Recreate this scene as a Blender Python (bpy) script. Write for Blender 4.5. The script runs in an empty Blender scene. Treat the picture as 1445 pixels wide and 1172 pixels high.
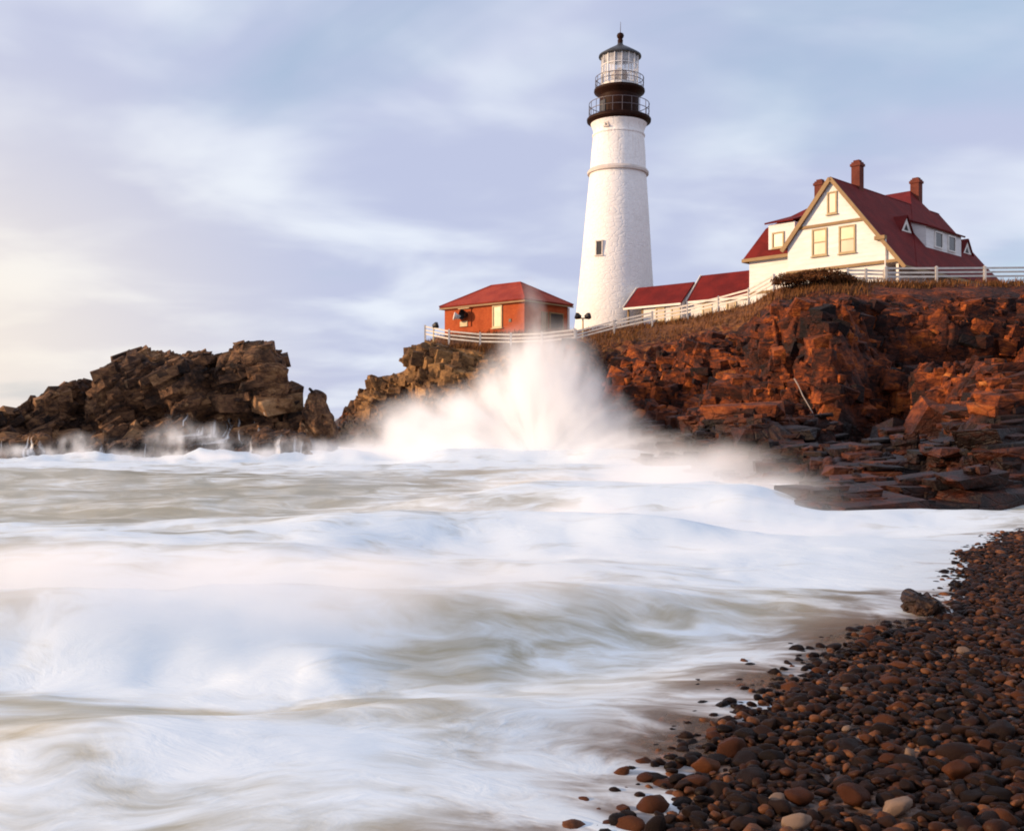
import bpy, bmesh, math, random
import numpy as np
from mathutils import Vector, Matrix

random.seed(7)
RNG = np.random.default_rng(7)
R = math.radians
scene = bpy.context.scene
COL = scene.collection

# ------------------------------------------------------------------ camera geometry
F = 1405.0            # focal length in photograph pixels
CX, HY, CAMZ = 722.5, 590.0, 2.0


def P(px, py, d):
    """world point seen at photograph pixel (px, py) at distance d"""
    return np.array([(px - CX) / F * d, d, CAMZ + (HY - py) / F * d])


# ------------------------------------------------------------------ noise (numpy)
def _hash(ix, iy, iz, s):
    h = (ix.astype(np.int64) * 374761393 + iy.astype(np.int64) * 668265263 + iz.astype(np.int64) * 2147483647 + s * 974711) & 0xFFFFFFFF
    h = ((h ^ (h >> 13)) * 1274126177) & 0xFFFFFFFF
    h = ((h ^ (h >> 16)) * 2246822519) & 0xFFFFFFFF
    h = h ^ (h >> 15)
    return (h & 0xFFFFFF) / float(0x1000000)


def vnoise(p, s=0):
    i = np.floor(p).astype(np.int64)
    f = p - i
    f = f * f * (3 - 2 * f)
    out = 0
    for dx in (0, 1):
        for dy in (0, 1):
            for dz in (0, 1):
                w = (f[..., 0] if dx else 1 - f[..., 0]) * (f[..., 1] if dy else 1 - f[..., 1]) * (f[..., 2] if dz else 1 - f[..., 2])
                out = out + w * _hash(i[..., 0] + dx, i[..., 1] + dy, i[..., 2] + dz, s)
    return out * 2 - 1


def fbm(p, octv=4, s=0):
    a, out = 1.0, 0
    for k in range(octv):
        out = out + a * vnoise(p * 2 ** k + 17.3 * k, s + k)
        a *= 0.5
    return out / 1.8


def facet(p, s=0, tilt=0.9, sharp=26.0):
    """broken-rock function: every cell is a tilted plane; returns value and crack distance"""
    i = np.floor(p).astype(np.int64)
    d1 = np.full(p.shape[:-1], 9e9)
    d2 = d1.copy()
    num = np.zeros(p.shape[:-1])
    wsum = num + 1e-30
    for dx in (-1, 0, 1):
        for dy in (-1, 0, 1):
            for dz in (-1, 0, 1):
                a, b, c = i[..., 0] + dx, i[..., 1] + dy, i[..., 2] + dz
                r = [_hash(a, b, c, s + k) for k in range(7)]
                ox, oy, oz = p[..., 0] - a - r[0], p[..., 1] - b - r[1], p[..., 2] - c - r[2]
                d = ox * ox + oy * oy + oz * oz
                v = (r[3] * 2 - 1) + tilt * ((r[4] * 2 - 1) * ox + (r[5] * 2 - 1) * oy + (r[6] * 2 - 1) * oz) * 2
                w = np.exp(-sharp * d)
                num += w * v
                wsum += w
                d2 = np.where(d < d1, d1, np.minimum(d2, d))
                d1 = np.minimum(d1, d)
    return num / wsum, np.sqrt(d2) - np.sqrt(d1)


def sstep(a, b, x):
    t = np.clip((x - a) / (b - a), 0, 1)
    return t * t * (3 - 2 * t)


# ------------------------------------------------------------------ scene helpers
def link(o, parent=None):
    COL.objects.link(o)
    if parent is not None:
        o.parent = parent
    return o


def tag(o, label=None, cat=None, group=None, kind=None):
    if label: o['label'] = label
    if cat: o['category'] = cat
    if group: o['group'] = group
    if kind: o['kind'] = kind
    return o


def empty(name, loc, rotz=0.0, label=None, cat=None, group=None):
    o = bpy.data.objects.new(name, None)
    o.empty_display_size = 0.3
    link(o)
    o.location = tuple(loc)
    o.rotation_euler = (0, 0, rotz)
    return tag(o, label, cat, group)


def mesh_np(name, verts, faces, mat, smooth=False, attrs=None, parent=None):
    """verts (n,3), faces (m,k) arrays"""
    me = bpy.data.meshes.new(name)
    verts = np.asarray(verts, dtype=np.float32)
    faces = np.asarray(faces, dtype=np.int32)
    m, k = faces.shape
    me.vertices.add(len(verts))
    me.vertices.foreach_set('co', verts.ravel())
    me.loops.add(m * k)
    me.loops.foreach_set('vertex_index', faces.ravel())
    me.polygons.add(m)
    me.polygons.foreach_set('loop_start', np.arange(0, m * k, k, dtype=np.int32))
    me.polygons.foreach_set('loop_total', np.full(m, k, dtype=np.int32))
    me.polygons.foreach_set('use_smooth', np.full(m, smooth))
    for an, av in (attrs or {}).items():
        a = me.attributes.new(an, 'FLOAT', 'POINT')
        a.data.foreach_set('value', np.asarray(av, dtype=np.float32).ravel())
    me.update(calc_edges=True)
    me.validate()
    me.materials.append(mat)
    return link(bpy.data.objects.new(name, me), parent)


def grid_faces(ni, nj):
    i, j = np.meshgrid(np.arange(ni - 1), np.arange(nj - 1), indexing='ij')
    a = (i * nj + j).ravel()
    return np.stack([a, a + nj, a + nj + 1, a + 1], 1)


class MB:
    """collects simple solids, builds them as one mesh object"""
    def __init__(self):
        self.v, self.f = [], []

    def add(self, vs, fs):
        b = len(self.v)
        self.v += [tuple(v) for v in vs]
        self.f += [tuple(b + i for i in f) for f in fs]
        return self

    def box(self, x0, x1, y0, y1, z0, z1):
        vs = [(x, y, z) for z in (z0, z1) for y in (y0, y1) for x in (x0, x1)]
        return self.add(vs, [(0, 2, 3, 1), (4, 5, 7, 6), (0, 1, 5, 4), (2, 6, 7, 3), (0, 4, 6, 2), (1, 3, 7, 5)])

    def bar(self, a, b, w, h, up=(0, 0, 1)):
        a, b, up = Vector(a), Vector(b), Vector(up)
        t = (b - a).normalized()
        s = t.cross(up).normalized() * (w / 2)
        u = s.cross(t).normalized() * (h / 2)
        vs = [p + q for p in (a, b) for q in (-s - u, s - u, s + u, -s + u)]
        return self.add(vs, [(0, 1, 2, 3), (4, 7, 6, 5), (0, 4, 5, 1), (1, 5, 6, 2), (2, 6, 7, 3), (3, 7, 4, 0)])

    def tube(self, a, b, r0, r1=None, n=12, caps=True):
        r1 = r0 if r1 is None else r1
        a, b = Vector(a), Vector(b)
        t = (b - a).normalized()
        s = t.orthogonal().normalized()
        u = t.cross(s)
        vs = []
        for c, r in ((a, r0), (b, r1)):
            for k in range(n):
                an = 2 * math.pi * k / n
                vs.append(c + s * (r * math.cos(an)) + u * (r * math.sin(an)))
        fs = [(k, (k + 1) % n, n + (k + 1) % n, n + k) for k in range(n)]
        if caps:
            fs += [tuple(range(n - 1, -1, -1)), tuple(range(n, 2 * n))]
        return self.add(vs, fs)

    def lathe(self, prof, n=48, closed=False):
        """prof: list of (r, z)"""
        vs, m = [], len(prof)
        for r, z in prof:
            for k in range(n):
                an = 2 * math.pi * k / n
                vs.append((r * math.cos(an), r * math.sin(an), z))
        fs = []
        for i in range(m - 1 if not closed else m):
            j = (i + 1) % m
            for k in range(n):
                k2 = (k + 1) % n
                fs.append((i * n + k, i * n + k2, j * n + k2, j * n + k))
        if not closed:
            fs += [tuple(range(n - 1, -1, -1)), tuple((m - 1) * n + k for k in range(n))]
        return self.add(vs, fs)

    def prism(self, poly, y0, y1):
        """poly in (x, z), extruded along y"""
        n = len(poly)
        vs = [(x, y0, z) for x, z in poly] + [(x, y1, z) for x, z in poly]
        fs = [tuple(range(n)), tuple(range(2 * n - 1, n - 1, -1))]
        fs += [(k, k + n, (k + 1) % n + n, (k + 1) % n) for k in range(n)]
        return self.add(vs, fs)

    def slab(self, quad, th):
        """quad of 4 corners (ccw seen from outside), thickness th inwards"""
        q = [Vector(c) for c in quad]
        n = (q[1] - q[0]).cross(q[2] - q[0]).normalized()
        k = len(q)
        vs = q + [c - n * th for c in q]
        fs = [tuple(range(k)), tuple(range(2 * k - 1, k - 1, -1))]
        fs += [(i, i + k, (i + 1) % k + k, (i + 1) % k) for i in range(k)]
        return self.add(vs, fs)

    def build(self, name, mat, parent=None, smooth=None, bevel=0.0, loc=None):
        me = bpy.data.meshes.new(name)
        me.from_pydata(self.v, [], self.f)
        bm = bmesh.new()
        bm.from_mesh(me)
        bmesh.ops.recalc_face_normals(bm, faces=bm.faces)
        if bevel:
            bmesh.ops.bevel(bm, geom=[e for e in bm.edges], offset=bevel, segments=1, affect='EDGES', clamp_overlap=True)
        bm.to_mesh(me)
        bm.free()
        me.materials.append(mat)
        if smooth is not None:
            for p in me.polygons: p.use_smooth = True
            me.set_sharp_from_angle(angle=R(smooth))
        o = link(bpy.data.objects.new(name, me), parent)
        if loc is not None: o.location = loc
        return o


# ------------------------------------------------------------------ materials
class NT:
    def __init__(self, tree):
        self.t = tree
        self.n = tree.nodes
        self.n.clear()

    def new(self, typ, **kw):
        nd = self.n.new(typ)
        for k, v in kw.items():
            setattr(nd, k, v)
        return nd

    def l(self, a, b):
        self.t.links.new(a, b)

    def math(self, op, a, b=None, clamp=False):
        nd = self.new('ShaderNodeMath', operation=op, use_clamp=clamp)
        for k, v in enumerate((a, b)):
            if v is None: continue
            if isinstance(v, (int, float)): nd.inputs[k].default_value = v
            else: self.l(v, nd.inputs[k])
        return nd.outputs[0]

    def mapr(self, v, a, b, c=0.0, d=1.0, smooth=True):
        nd = self.new('ShaderNodeMapRange', interpolation_type='SMOOTHSTEP' if smooth else 'LINEAR')
        self.l(v, nd.inputs[0])
        for k, x in enumerate((a, b, c, d)): nd.inputs[k + 1].default_value = x
        return nd.outputs[0]

    def mix(self, f, a, b, blend='MIX'):
        nd = self.new('ShaderNodeMix', data_type='RGBA', blend_type=blend)
        if isinstance(f, (int, float)): nd.inputs[0].default_value = f
        else: self.l(f, nd.inputs[0])
        for k, v in ((6, a), (7, b)):
            if isinstance(v, (tuple, list)): nd.inputs[k].default_value = (*v[:3], 1)
            else: self.l(v, nd.inputs[k])
        return nd.outputs[2]

    def noise(self, vec, scale=1.0, detail=4, rough=0.55, dist=0.0, dim='3D'):
        nd = self.new('ShaderNodeTexNoise', noise_dimensions=dim)
        if vec is not None: self.l(vec, nd.inputs['Vector'])
        nd.inputs['Scale'].default_value = scale
        nd.inputs['Detail'].default_value = detail
        nd.inputs['Roughness'].default_value = rough
        nd.inputs['Distortion'].default_value = dist
        return nd

    def voro(self, vec, scale=1.0, feature='F1'):
        nd = self.new('ShaderNodeTexVoronoi', feature=feature)
        if vec is not None: self.l(vec, nd.inputs['Vector'])
        nd.inputs['Scale'].default_value = scale
        return nd

    def mapping(self, vec, scale=(1, 1, 1), rot=(0, 0, 0), loc=(0, 0, 0)):
        nd = self.new('ShaderNodeMapping')
        self.l(vec, nd.inputs[0])
        nd.inputs[1].default_value = loc
        nd.inputs[2].default_value = rot
        nd.inputs[3].default_value = scale
        return nd.outputs[0]

    def ramp(self, fac, stops):
        nd = self.new('ShaderNodeValToRGB')
        cr = nd.color_ramp
        while len(cr.elements) < len(stops): cr.elements.new(0.5)
        for e, (p, c) in zip(cr.elements, stops):
            e.position = p
            e.color = (*c, 1)
        self.l(fac, nd.inputs[0])
        return nd.outputs[0]

    def attr(self, name):
        return self.new('ShaderNodeAttribute', attribute_name=name).outputs['Fac']

    def bump(self, h, strength=0.5, dist=0.1):
        nd = self.new('ShaderNodeBump')
        nd.inputs['Strength'].default_value = strength
        nd.inputs['Distance'].default_value = dist
        self.l(h, nd.inputs['Height'])
        return nd.outputs[0]


def material(name):
    m = bpy.data.materials.new(name)
    m.use_nodes = True
    t = NT(m.node_tree)
    out = t.new('ShaderNodeOutputMaterial')
    return m, t, out


def principled(t, out, col, rough=0.7, normal=None, spec=0.5, metal=0.0):
    b = t.new('ShaderNodeBsdfPrincipled')
    if isinstance(col, (tuple, list)): b.inputs['Base Color'].default_value = (*col, 1)
    else: t.l(col, b.inputs['Base Color'])
    if isinstance(rough, (int, float)): b.inputs['Roughness'].default_value = rough
    else: t.l(rough, b.inputs['Roughness'])
    b.inputs['Specular IOR Level'].default_value = spec
    b.inputs['Metallic'].default_value = metal
    if normal is not None: t.l(normal, b.inputs['Normal'])
    t.l(b.outputs[0], out.inputs['Surface'])
    return b


def simple(name, col, rough=0.6, var=0.18, scale=2.0, bump=0.15, spec=0.4, metal=0.0):
    """weathered paint / metal: slow colour variation and a little bump"""
    m, t, out = material(name)
    oc = t.new('ShaderNodeTexCoord').outputs['Object']
    n = t.noise(oc, scale, 5, 0.6)
    n2 = t.noise(oc, scale * 9, 3, 0.6)
    dark = tuple(c * (1 - var) for c in col)
    c = t.mix(t.mapr(n.outputs[0], 0.35, 0.65), dark, col)
    c = t.mix(t.mapr(n2.outputs[0], 0.5, 0.75, 0, 0.35), c, tuple(x * (1 - 1.3 * var) for x in col))
    principled(t, out, c, rough, t.bump(n2.outputs[0], bump, 0.03), spec, metal)
    return m


def siding(name, col):
    """painted clapboard: horizontal laps"""
    m, t, out = material(name)
    oc = t.new('ShaderNodeTexCoord').outputs['Object']
    sep = t.new('ShaderNodeSeparateXYZ')
    t.l(oc, sep.inputs[0])
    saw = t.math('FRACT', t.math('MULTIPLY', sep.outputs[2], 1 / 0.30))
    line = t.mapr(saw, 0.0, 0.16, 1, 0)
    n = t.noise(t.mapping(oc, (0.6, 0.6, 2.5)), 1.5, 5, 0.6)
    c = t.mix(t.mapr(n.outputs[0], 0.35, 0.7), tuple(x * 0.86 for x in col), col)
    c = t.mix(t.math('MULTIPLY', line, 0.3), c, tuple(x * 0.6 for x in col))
    principled(t, out, c, 0.6, t.bump(saw, 0.6, 0.03), 0.35)
    return m


def shingle(name, a, b):
    m, t, out = material(name)
    oc = t.new('ShaderNodeTexCoord').outputs['Object']
    n = t.noise(oc, 0.9, 5, 0.6)
    n2 = t.noise(t.mapping(oc, (1, 1, 3)), 6, 3, 0.7)
    sep = t.new('ShaderNodeSeparateXYZ')
    t.l(oc, sep.inputs[0])
    saw = t.math('FRACT', t.math('MULTIPLY', sep.outputs[2], 1 / 0.22))
    c = t.mix(t.mapr(n.outputs[0], 0.35, 0.7), a, b)
    c = t.mix(t.mapr(n2.outputs[0], 0.45, 0.75, 0, 0.5), c, tuple(x * 0.6 for x in a))
    principled(t, out, c, 0.8, t.bump(t.math('ADD', saw, n2.outputs[0]), 0.5, 0.04), 0.2)
    return m


def brick(name, a, b, mortar, scale=4.0):
    m, t, out = material(name)
    oc = t.new('ShaderNodeTexCoord').outputs['Object']
    # wrap x+y so that both wall directions show running bond
    sep = t.new('ShaderNodeSeparateXYZ')
    t.l(oc, sep.inputs[0])
    cmb = t.new('ShaderNodeCombineXYZ')
    t.l(t.math('ADD', sep.outputs[0], sep.outputs[1]), cmb.inputs[0])
    t.l(sep.outputs[2], cmb.inputs[1])
    br = t.new('ShaderNodeTexBrick')
    t.l(cmb.outputs[0], br.inputs['Vector'])
    br.inputs['Scale'].default_value = scale
    br.inputs['Color1'].default_value = (*a, 1)
    br.inputs['Color2'].default_value = (*b, 1)
    br.inputs['Mortar'].default_value = (*mortar, 1)
    br.inputs['Mortar Size'].default_value = 0.012
    n = t.noise(oc, 1.2, 5, 0.6)
    c = t.mix(t.mapr(n.outputs[0], 0.4, 0.7, 0, 0.5), br.outputs[0], tuple(x * 0.65 for x in a))
    principled(t, out, c, 0.85, t.bump(br.outputs[1], -0.4, 0.02), 0.2)
    return m


def masonry(name, col):
    """whitewashed rubble stone of the tower"""
    m, t, out = material(name)
    oc = t.new('ShaderNodeTexCoord').outputs['Object']
    v = t.voro(t.mapping(oc, (1, 1, 1.6)), 1.6, 'DISTANCE_TO_EDGE')
    n = t.noise(oc, 2.5, 5, 0.65)
    st = t.noise(t.mapping(oc, (1.2, 1.2, 0.08)), 1.6, 4, 0.6)
    c = t.mix(t.mapr(n.outputs[0], 0.35, 0.7), tuple(x * 0.93 for x in col), col)
    c = t.mix(t.mapr(st.outputs[0], 0.55, 0.8, 0, 0.3), c, (col[0] * 0.8, col[1] * 0.76, col[2] * 0.7))
    sp = t.new('ShaderNodeSeparateXYZ'); t.l(oc, sp.inputs[0])
    rs = t.noise(t.mapping(oc, (3.2, 3.2, 0.10)), 1.5, 4, 0.6)
    rm = t.math('MULTIPLY', t.mapr(rs.outputs[0], 0.52, 0.72, 0, 0.42), t.mapr(sp.outputs[2], 12.0, 18.2))
    c = t.mix(rm, c, (0.42, 0.29, 0.20))
    n5 = t.noise(oc, 0.55, 4, 0.6)
    c = t.mix(t.mapr(n5.outputs[0], 0.5, 0.72, 0, 0.22), c, (0.62, 0.60, 0.57))
    h = t.math('ADD', t.mapr(v.outputs[0], 0.0, 0.12), t.math('MULTIPLY', n.outputs[0], 0.5))
    principled(t, out, c, 0.7, t.bump(h, 0.35, 0.05), 0.3)
    return m


def rock_material(name, stops, wetcol, tancols=None, grass=None, bumpd=0.12, scale=1.0):
    m, t, out = material(name)
    oc = t.new('ShaderNodeTexCoord').outputs['Object']
    warp = t.mapping(oc, (1, 1, 1.8), (0.1, 0.15, 0.0))
    n1 = t.noise(warp, 0.45 * scale, 7, 0.62, 0.6)
    n2 = t.noise(warp, 2.6 * scale, 6, 0.68, 0.3)
    n3 = t.noise(oc, 11 * scale, 4, 0.7)
    vo = t.voro(t.mapping(oc, (1, 1, 2.2), (0.15, 0.1, 0.2)), 1.3 * scale, 'DISTANCE_TO_EDGE')
    f = t.math('ADD', t.math('MULTIPLY', n1.outputs[0], 0.55), t.math('MULTIPLY', n2.outputs[0], 0.45))
    f = t.math('ADD', f, t.math('MULTIPLY', t.attr('tone'), 0.055))
    c = t.ramp(f, stops)
    if tancols:
        ct = t.ramp(f, tancols)
        c = t.mix(t.attr('tan'), c, ct)
    if grass:
        g = t.ramp(n2.outputs[0], grass)
        gm = t.mapr(t.math('ADD', t.attr('grass'), t.math('MULTIPLY', t.math('SUBTRACT', n2.outputs[0], 0.5), 1.2)), 0.42, 0.62)
        c = t.mix(gm, c, g)
    crack = t.mapr(vo.outputs[0], 0.0, 0.06, 1, 0)
    c = t.mix(t.math('MULTIPLY', crack, 0.3), c, tuple(x * 0.5 for x in stops[0][1]))
    wet = t.mapr(t.math('ADD', t.attr('wet'), t.math('MULTIPLY', t.math('SUBTRACT', n2.outputs[0], 0.5), 0.7)), 0.3, 0.8)
    cw = t.mix(0.95, c, wetcol, 'MULTIPLY')
    c = t.mix(wet, c, cw)
    h = t.math('ADD', t.math('MULTIPLY', n2.outputs[0], 1.0), t.math('MULTIPLY', n3.outputs[0], 0.45))
    h = t.math('SUBTRACT', h, t.math('MULTIPLY', crack, 0.25))
    rough = t.mapr(wet, 0, 1, 0.85, 0.5)
    principled(t, out, c, rough, t.bump(h, 0.8, bumpd), 0.3)
    return m


M = {}
M['tower'] = masonry('whitewashed_stone', (0.86, 0.84, 0.82))
M['belt'] = simple('belt_stone', (0.62, 0.55, 0.50), 0.7)
M['black'] = simple('black_iron_paint', (0.026, 0.008, 0.004), 0.6, 0.3, 1.5, 0.1, 0.1)
M['roofiron'] = simple('lantern_roof_iron', (0.05, 0.055, 0.065), 0.5, 0.3, 1.5, 0.1, 0.3)
M['rail'] = simple('railing_iron', (0.11, 0.09, 0.10), 0.5)
M['mullion'] = simple('lantern_astragal', (0.78, 0.75, 0.73), 0.5)
M['white'] = simple('white_paint', (0.80, 0.76, 0.70), 0.55, 0.14)
M['fence'] = simple('fence_paint', (0.66, 0.61, 0.55), 0.6, 0.2)
M['cream'] = simple('cream_paint', (0.58, 0.46, 0.26), 0.6, 0.15)
M['tan'] = simple('tan_trim_paint', (0.26, 0.155, 0.06), 0.6, 0.2)
M['sash'] = simple('sash_paint', (0.40, 0.30, 0.16), 0.6, 0.15)
M['gap'] = simple('dark_opening', (0.02, 0.016, 0.015), 0.5)
M['siding'] = siding('white_clapboard', (0.80, 0.79, 0.77))
M['redroof'] = shingle('red_shingle', (0.105, 0.007, 0.007), (0.165, 0.012, 0.010))
M['hutroof'] = shingle('orange_red_shingle', (0.24, 0.03, 0.018), (0.33, 0.05, 0.026))
M['brick'] = brick('red_brick', (0.36, 0.062, 0.016), (0.44, 0.09, 0.022), (0.30, 0.10, 0.05), 4.0)
M['chimney'] = brick('chimney_brick', (0.11, 0.026, 0.018), (0.16, 0.040, 0.025), (0.14, 0.07, 0.05), 4.5)
M['lens'] = simple('lens_amber_glass', (0.30, 0.17, 0.05), 0.2, 0.3, 3, 0.0, 0.8)
M['pole'] = simple('pale_streak_tone', (0.30, 0.24, 0.19), 0.7)  # colour of the unidentified pale streak on the cliff


def glass_mat():
    m, t, out = material('lantern_glass')
    oc = t.new('ShaderNodeTexCoord').outputs['Object']
    tr = t.new('ShaderNodeBsdfTransparent')
    tr.inputs[0].default_value = (0.93, 0.94, 0.94, 1)
    g = t.new('ShaderNodeBsdfPrincipled')
    g.inputs['Base Color'].default_value = (0.88, 0.88, 0.90, 1)
    g.inputs['Roughness'].default_value = 0.12
    n = t.noise(oc, 1.2, 3, 0.5)
    mx = t.new('ShaderNodeMixShader')
    t.l(t.mapr(n.outputs[0], 0.3, 0.7, 0.22, 0.5), mx.inputs[0])
    t.l(tr.outputs[0], mx.inputs[1])
    t.l(g.outputs[0], mx.inputs[2])
    t.l(mx.outputs[0], out.inputs[0])
    return m


def pane_mat(name, col, rough=0.15):
    m, t, out = material(name)
    oc = t.new('ShaderNodeTexCoord').outputs['Object']
    n = t.noise(oc, 1.7, 3, 0.5)
    c = t.mix(t.mapr(n.outputs[0], 0.35, 0.65), tuple(x * 0.7 for x in col), col)
    principled(t, out, c, rough, None, 0.6)
    return m


M['glass'] = glass_mat()
M['pane_dark'] = pane_mat('window_pane_dark', (0.035, 0.03, 0.03))
M['pane_blind'] = pane_mat('window_blind_behind_pane', (0.58, 0.48, 0.27), 0.4)
M['pane_low'] = pane_mat('window_pane_brown', (0.26, 0.17, 0.10), 0.3)

M['cliff'] = rock_material('headland_rock',
    [(0.36, (0.006, 0.002, 0.002)), (0.47, (0.036, 0.008, 0.0035)), (0.545, (0.125, 0.025, 0.005)), (0.62, (0.30, 0.068, 0.009)), (0.73, (0.46, 0.16, 0.033))],
    (0.24, 0.21, 0.26),
    [(0.30, (0.03, 0.014, 0.008)), (0.44, (0.11, 0.055, 0.024)), (0.54, (0.22, 0.115, 0.045)), (0.64, (0.36, 0.19, 0.07)), (0.76, (0.46, 0.29, 0.13))],
    [(0.3, (0.05, 0.018, 0.006)), (0.5, (0.13, 0.045, 0.012)), (0.7, (0.24, 0.10, 0.026))])
M['islet'] = rock_material('islet_rock',
    [(0.32, (0.008, 0.004, 0.003)), (0.44, (0.042, 0.019, 0.010)), (0.52, (0.12, 0.056, 0.026)), (0.60, (0.23, 0.115, 0.050)), (0.72, (0.38, 0.23, 0.12))],
    (0.35, 0.30, 0.28))

# ------------------------------------------------------------------ rock surfaces
def rotm(rx, ry, rz):
    return np.array((Matrix.Rotation(R(rz), 3, 'Z') @ Matrix.Rotation(R(ry), 3, 'Y') @ Matrix.Rotation(R(rx), 3, 'X')))


def rock_disp(p, rm, aniso=(1.5, 1.5, 0.75), s=0, a=(0.75, 0.34, 0.14), sizes=(2.6, 1.05, 0.42)):
    q = p + 0.35 * np.stack([fbm(p * 0.6, 3, s + 40), fbm(p * 0.6 + 9, 3, s + 50), fbm(p * 0.6 + 5, 3, s + 60)], -1)
    q = q @ rm / np.array(aniso)
    out = 0
    for k in range(len(a)):
        v, cr = facet(q / sizes[k], s + 7 * k)
        out = out + a[k] * (v - 0.9 * np.exp(-cr / 0.07))
    return out + 0.05 * fbm(p * 4, 3, s + 3)


def grid_normals(S):
    du = np.gradient(S, axis=0)
    dv = np.gradient(S, axis=1)
    n = np.cross(du, dv)
    return n / (np.linalg.norm(n, axis=-1, keepdims=True) + 1e-9)


def interp_cols(xs, tab, q):
    """interpolate rows of tab (len(xs), ...) at q, smooth"""
    tab = np.asarray(tab, float)
    flat = tab.reshape(len(xs), -1)
    out = np.stack([np.interp(q, xs, flat[:, k]) for k in range(flat.shape[1])], -1)
    return out.reshape((len(q),) + tab.shape[1:])


def hull_protos(n, seed, jit=0.3):
    rg = np.random.default_rng(seed)
    out = []
    for k in range(n):
        pts = [np.array([x, y, z]) * (1 - rg.uniform(0, jit, 3)) for x in (-1, 1) for y in (-1, 1) for z in (-1, 1)]
        for _ in range(5):
            a = rg.integers(0, 3); q = rg.uniform(-.75, .75, 3); q[a] = rg.choice([-1, 1]) * rg.uniform(.9, 1.08)
            pts.append(q)
        bm = bmesh.new()
        for q in pts: bm.verts.new(q)
        r = bmesh.ops.convex_hull(bm, input=bm.verts)
        bmesh.ops.delete(bm, geom=[g for g in r['geom_interior'] if isinstance(g, bmesh.types.BMVert)], context='VERTS')
        bmesh.ops.triangulate(bm, faces=bm.faces[:])
        bm.verts.index_update()
        out.append((np.array([v.co[:] for v in bm.verts]), np.array([[v.index for v in f.verts] for f in bm.faces])))
        bm.free()
    return out


PROTOS = hull_protos(28, 11)


def make_blocks(S, N, picks, size_fn, frame_fn, seed, bury=(0.15, 0.65)):
    """angular blocks half sunk in a rock surface; returns verts, tris, per-vertex tone, per-vertex pick index"""
    rg = np.random.default_rng(seed)
    vs, fs, tn, ow = [], [], [], []
    b = 0
    for (i, j) in picks:
        p, n = S[i, j], N[i, j]
        h = np.array(size_fn(i, j, rg))
        A = frame_fn(i, j, rg)
        ext = np.abs(A.T @ n) @ h
        c = p - n * ext * rg.uniform(*bury)
        V, Fc = PROTOS[rg.integers(len(PROTOS))]
        vs.append((V * h) @ A.T + c)
        fs.append(Fc + b)
        tn.append(np.full(len(V), rg.normal(0, 1)))
        ow.append(np.full(len(V), i * S.shape[1] + j))
        b += len(V)
    return np.concatenate(vs), np.concatenate(fs), np.concatenate(tn), np.concatenate(ow)


def quads_to_tris(f):
    return np.concatenate([f[:, [0, 1, 2]], f[:, [0, 2, 3]]])


# ---- the headland: columns of (y pixel, distance) knots from the waterline to the cliff edge
HEAD = {
    468: [(640, 68), (630, 71), (620, 73), (612, 74), (606, 75), (603, 76), (602, 77)],
    500: [(640, 66), (624, 69), (604, 71), (590, 72.5), (577, 74), (567, 75), (563, 76)],
    527: [(640, 64), (622, 67), (602, 69), (582, 70.5), (564, 72), (548, 73.5), (537, 75)],
    573: [(642, 60), (624, 64), (600, 66.5), (572, 68.5), (548, 70), (533, 71), (522, 72)],
    586: [(643, 59), (624, 63), (595, 65.5), (565, 67), (535, 68.5), (505, 69.7), (484, 71)],
    650: [(646, 56), (624, 60), (590, 63), (560, 65), (530, 66.5), (505, 67.5), (487, 69)],
    720: [(650, 52), (624, 57), (590, 60), (560, 62), (530, 64), (508, 66), (491, 68)],
    800: [(656, 48), (627, 52), (595, 55), (565, 57.5), (535, 60), (505, 62.5), (485, 66)],
    870: [(662, 44), (632, 47), (600, 50), (570, 53), (540, 56), (505, 60), (470, 66)],
    940: [(668, 39.5), (642, 42), (610, 45), (575, 49), (540, 53), (500, 58), (457, 65)],
    1000: [(676, 36), (648, 38.5), (615, 41.5), (575, 46), (535, 50.5), (485, 56), (443, 63)],
    1060: [(698, 28), (662, 32), (620, 37), (575, 42.5), (530, 48), (470, 54), (428, 60)],
    1100: [(722, 23.5), (672, 28), (625, 34), (575, 40), (525, 46), (455, 52), (404, 57)],
    1160: [(734, 21), (677, 25.5), (625, 32), (575, 38), (520, 44), (445, 50), (394, 55)],
    1300: [(730, 22), (668, 26.5), (615, 32), (565, 37), (505, 42), (440, 48), (400, 54)],
    1445: [(722, 23), (658, 28), (605, 33), (555, 38), (500, 43), (440, 48), (398, 54)],
    1700: [(716, 24), (655, 29), (605, 34), (555, 39), (500, 44), (440, 49), (396, 55)],
    2300: [(716, 24), (655, 29), (605, 34), (555, 39), (500, 44), (440, 49), (396, 55)],
}
GROUND = [(468, 1.5), (500, 3.2), (527, 4.7), (573, 5.4), (586, 7.3), (620, 8.2), (720, 8.3), (810, 8.2), (870, 8.5), (960, 8.8), (1060, 9.0), (1110, 9.1), (1300, 9.3), (2300, 9.4)]


HEADMESH = []


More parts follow.
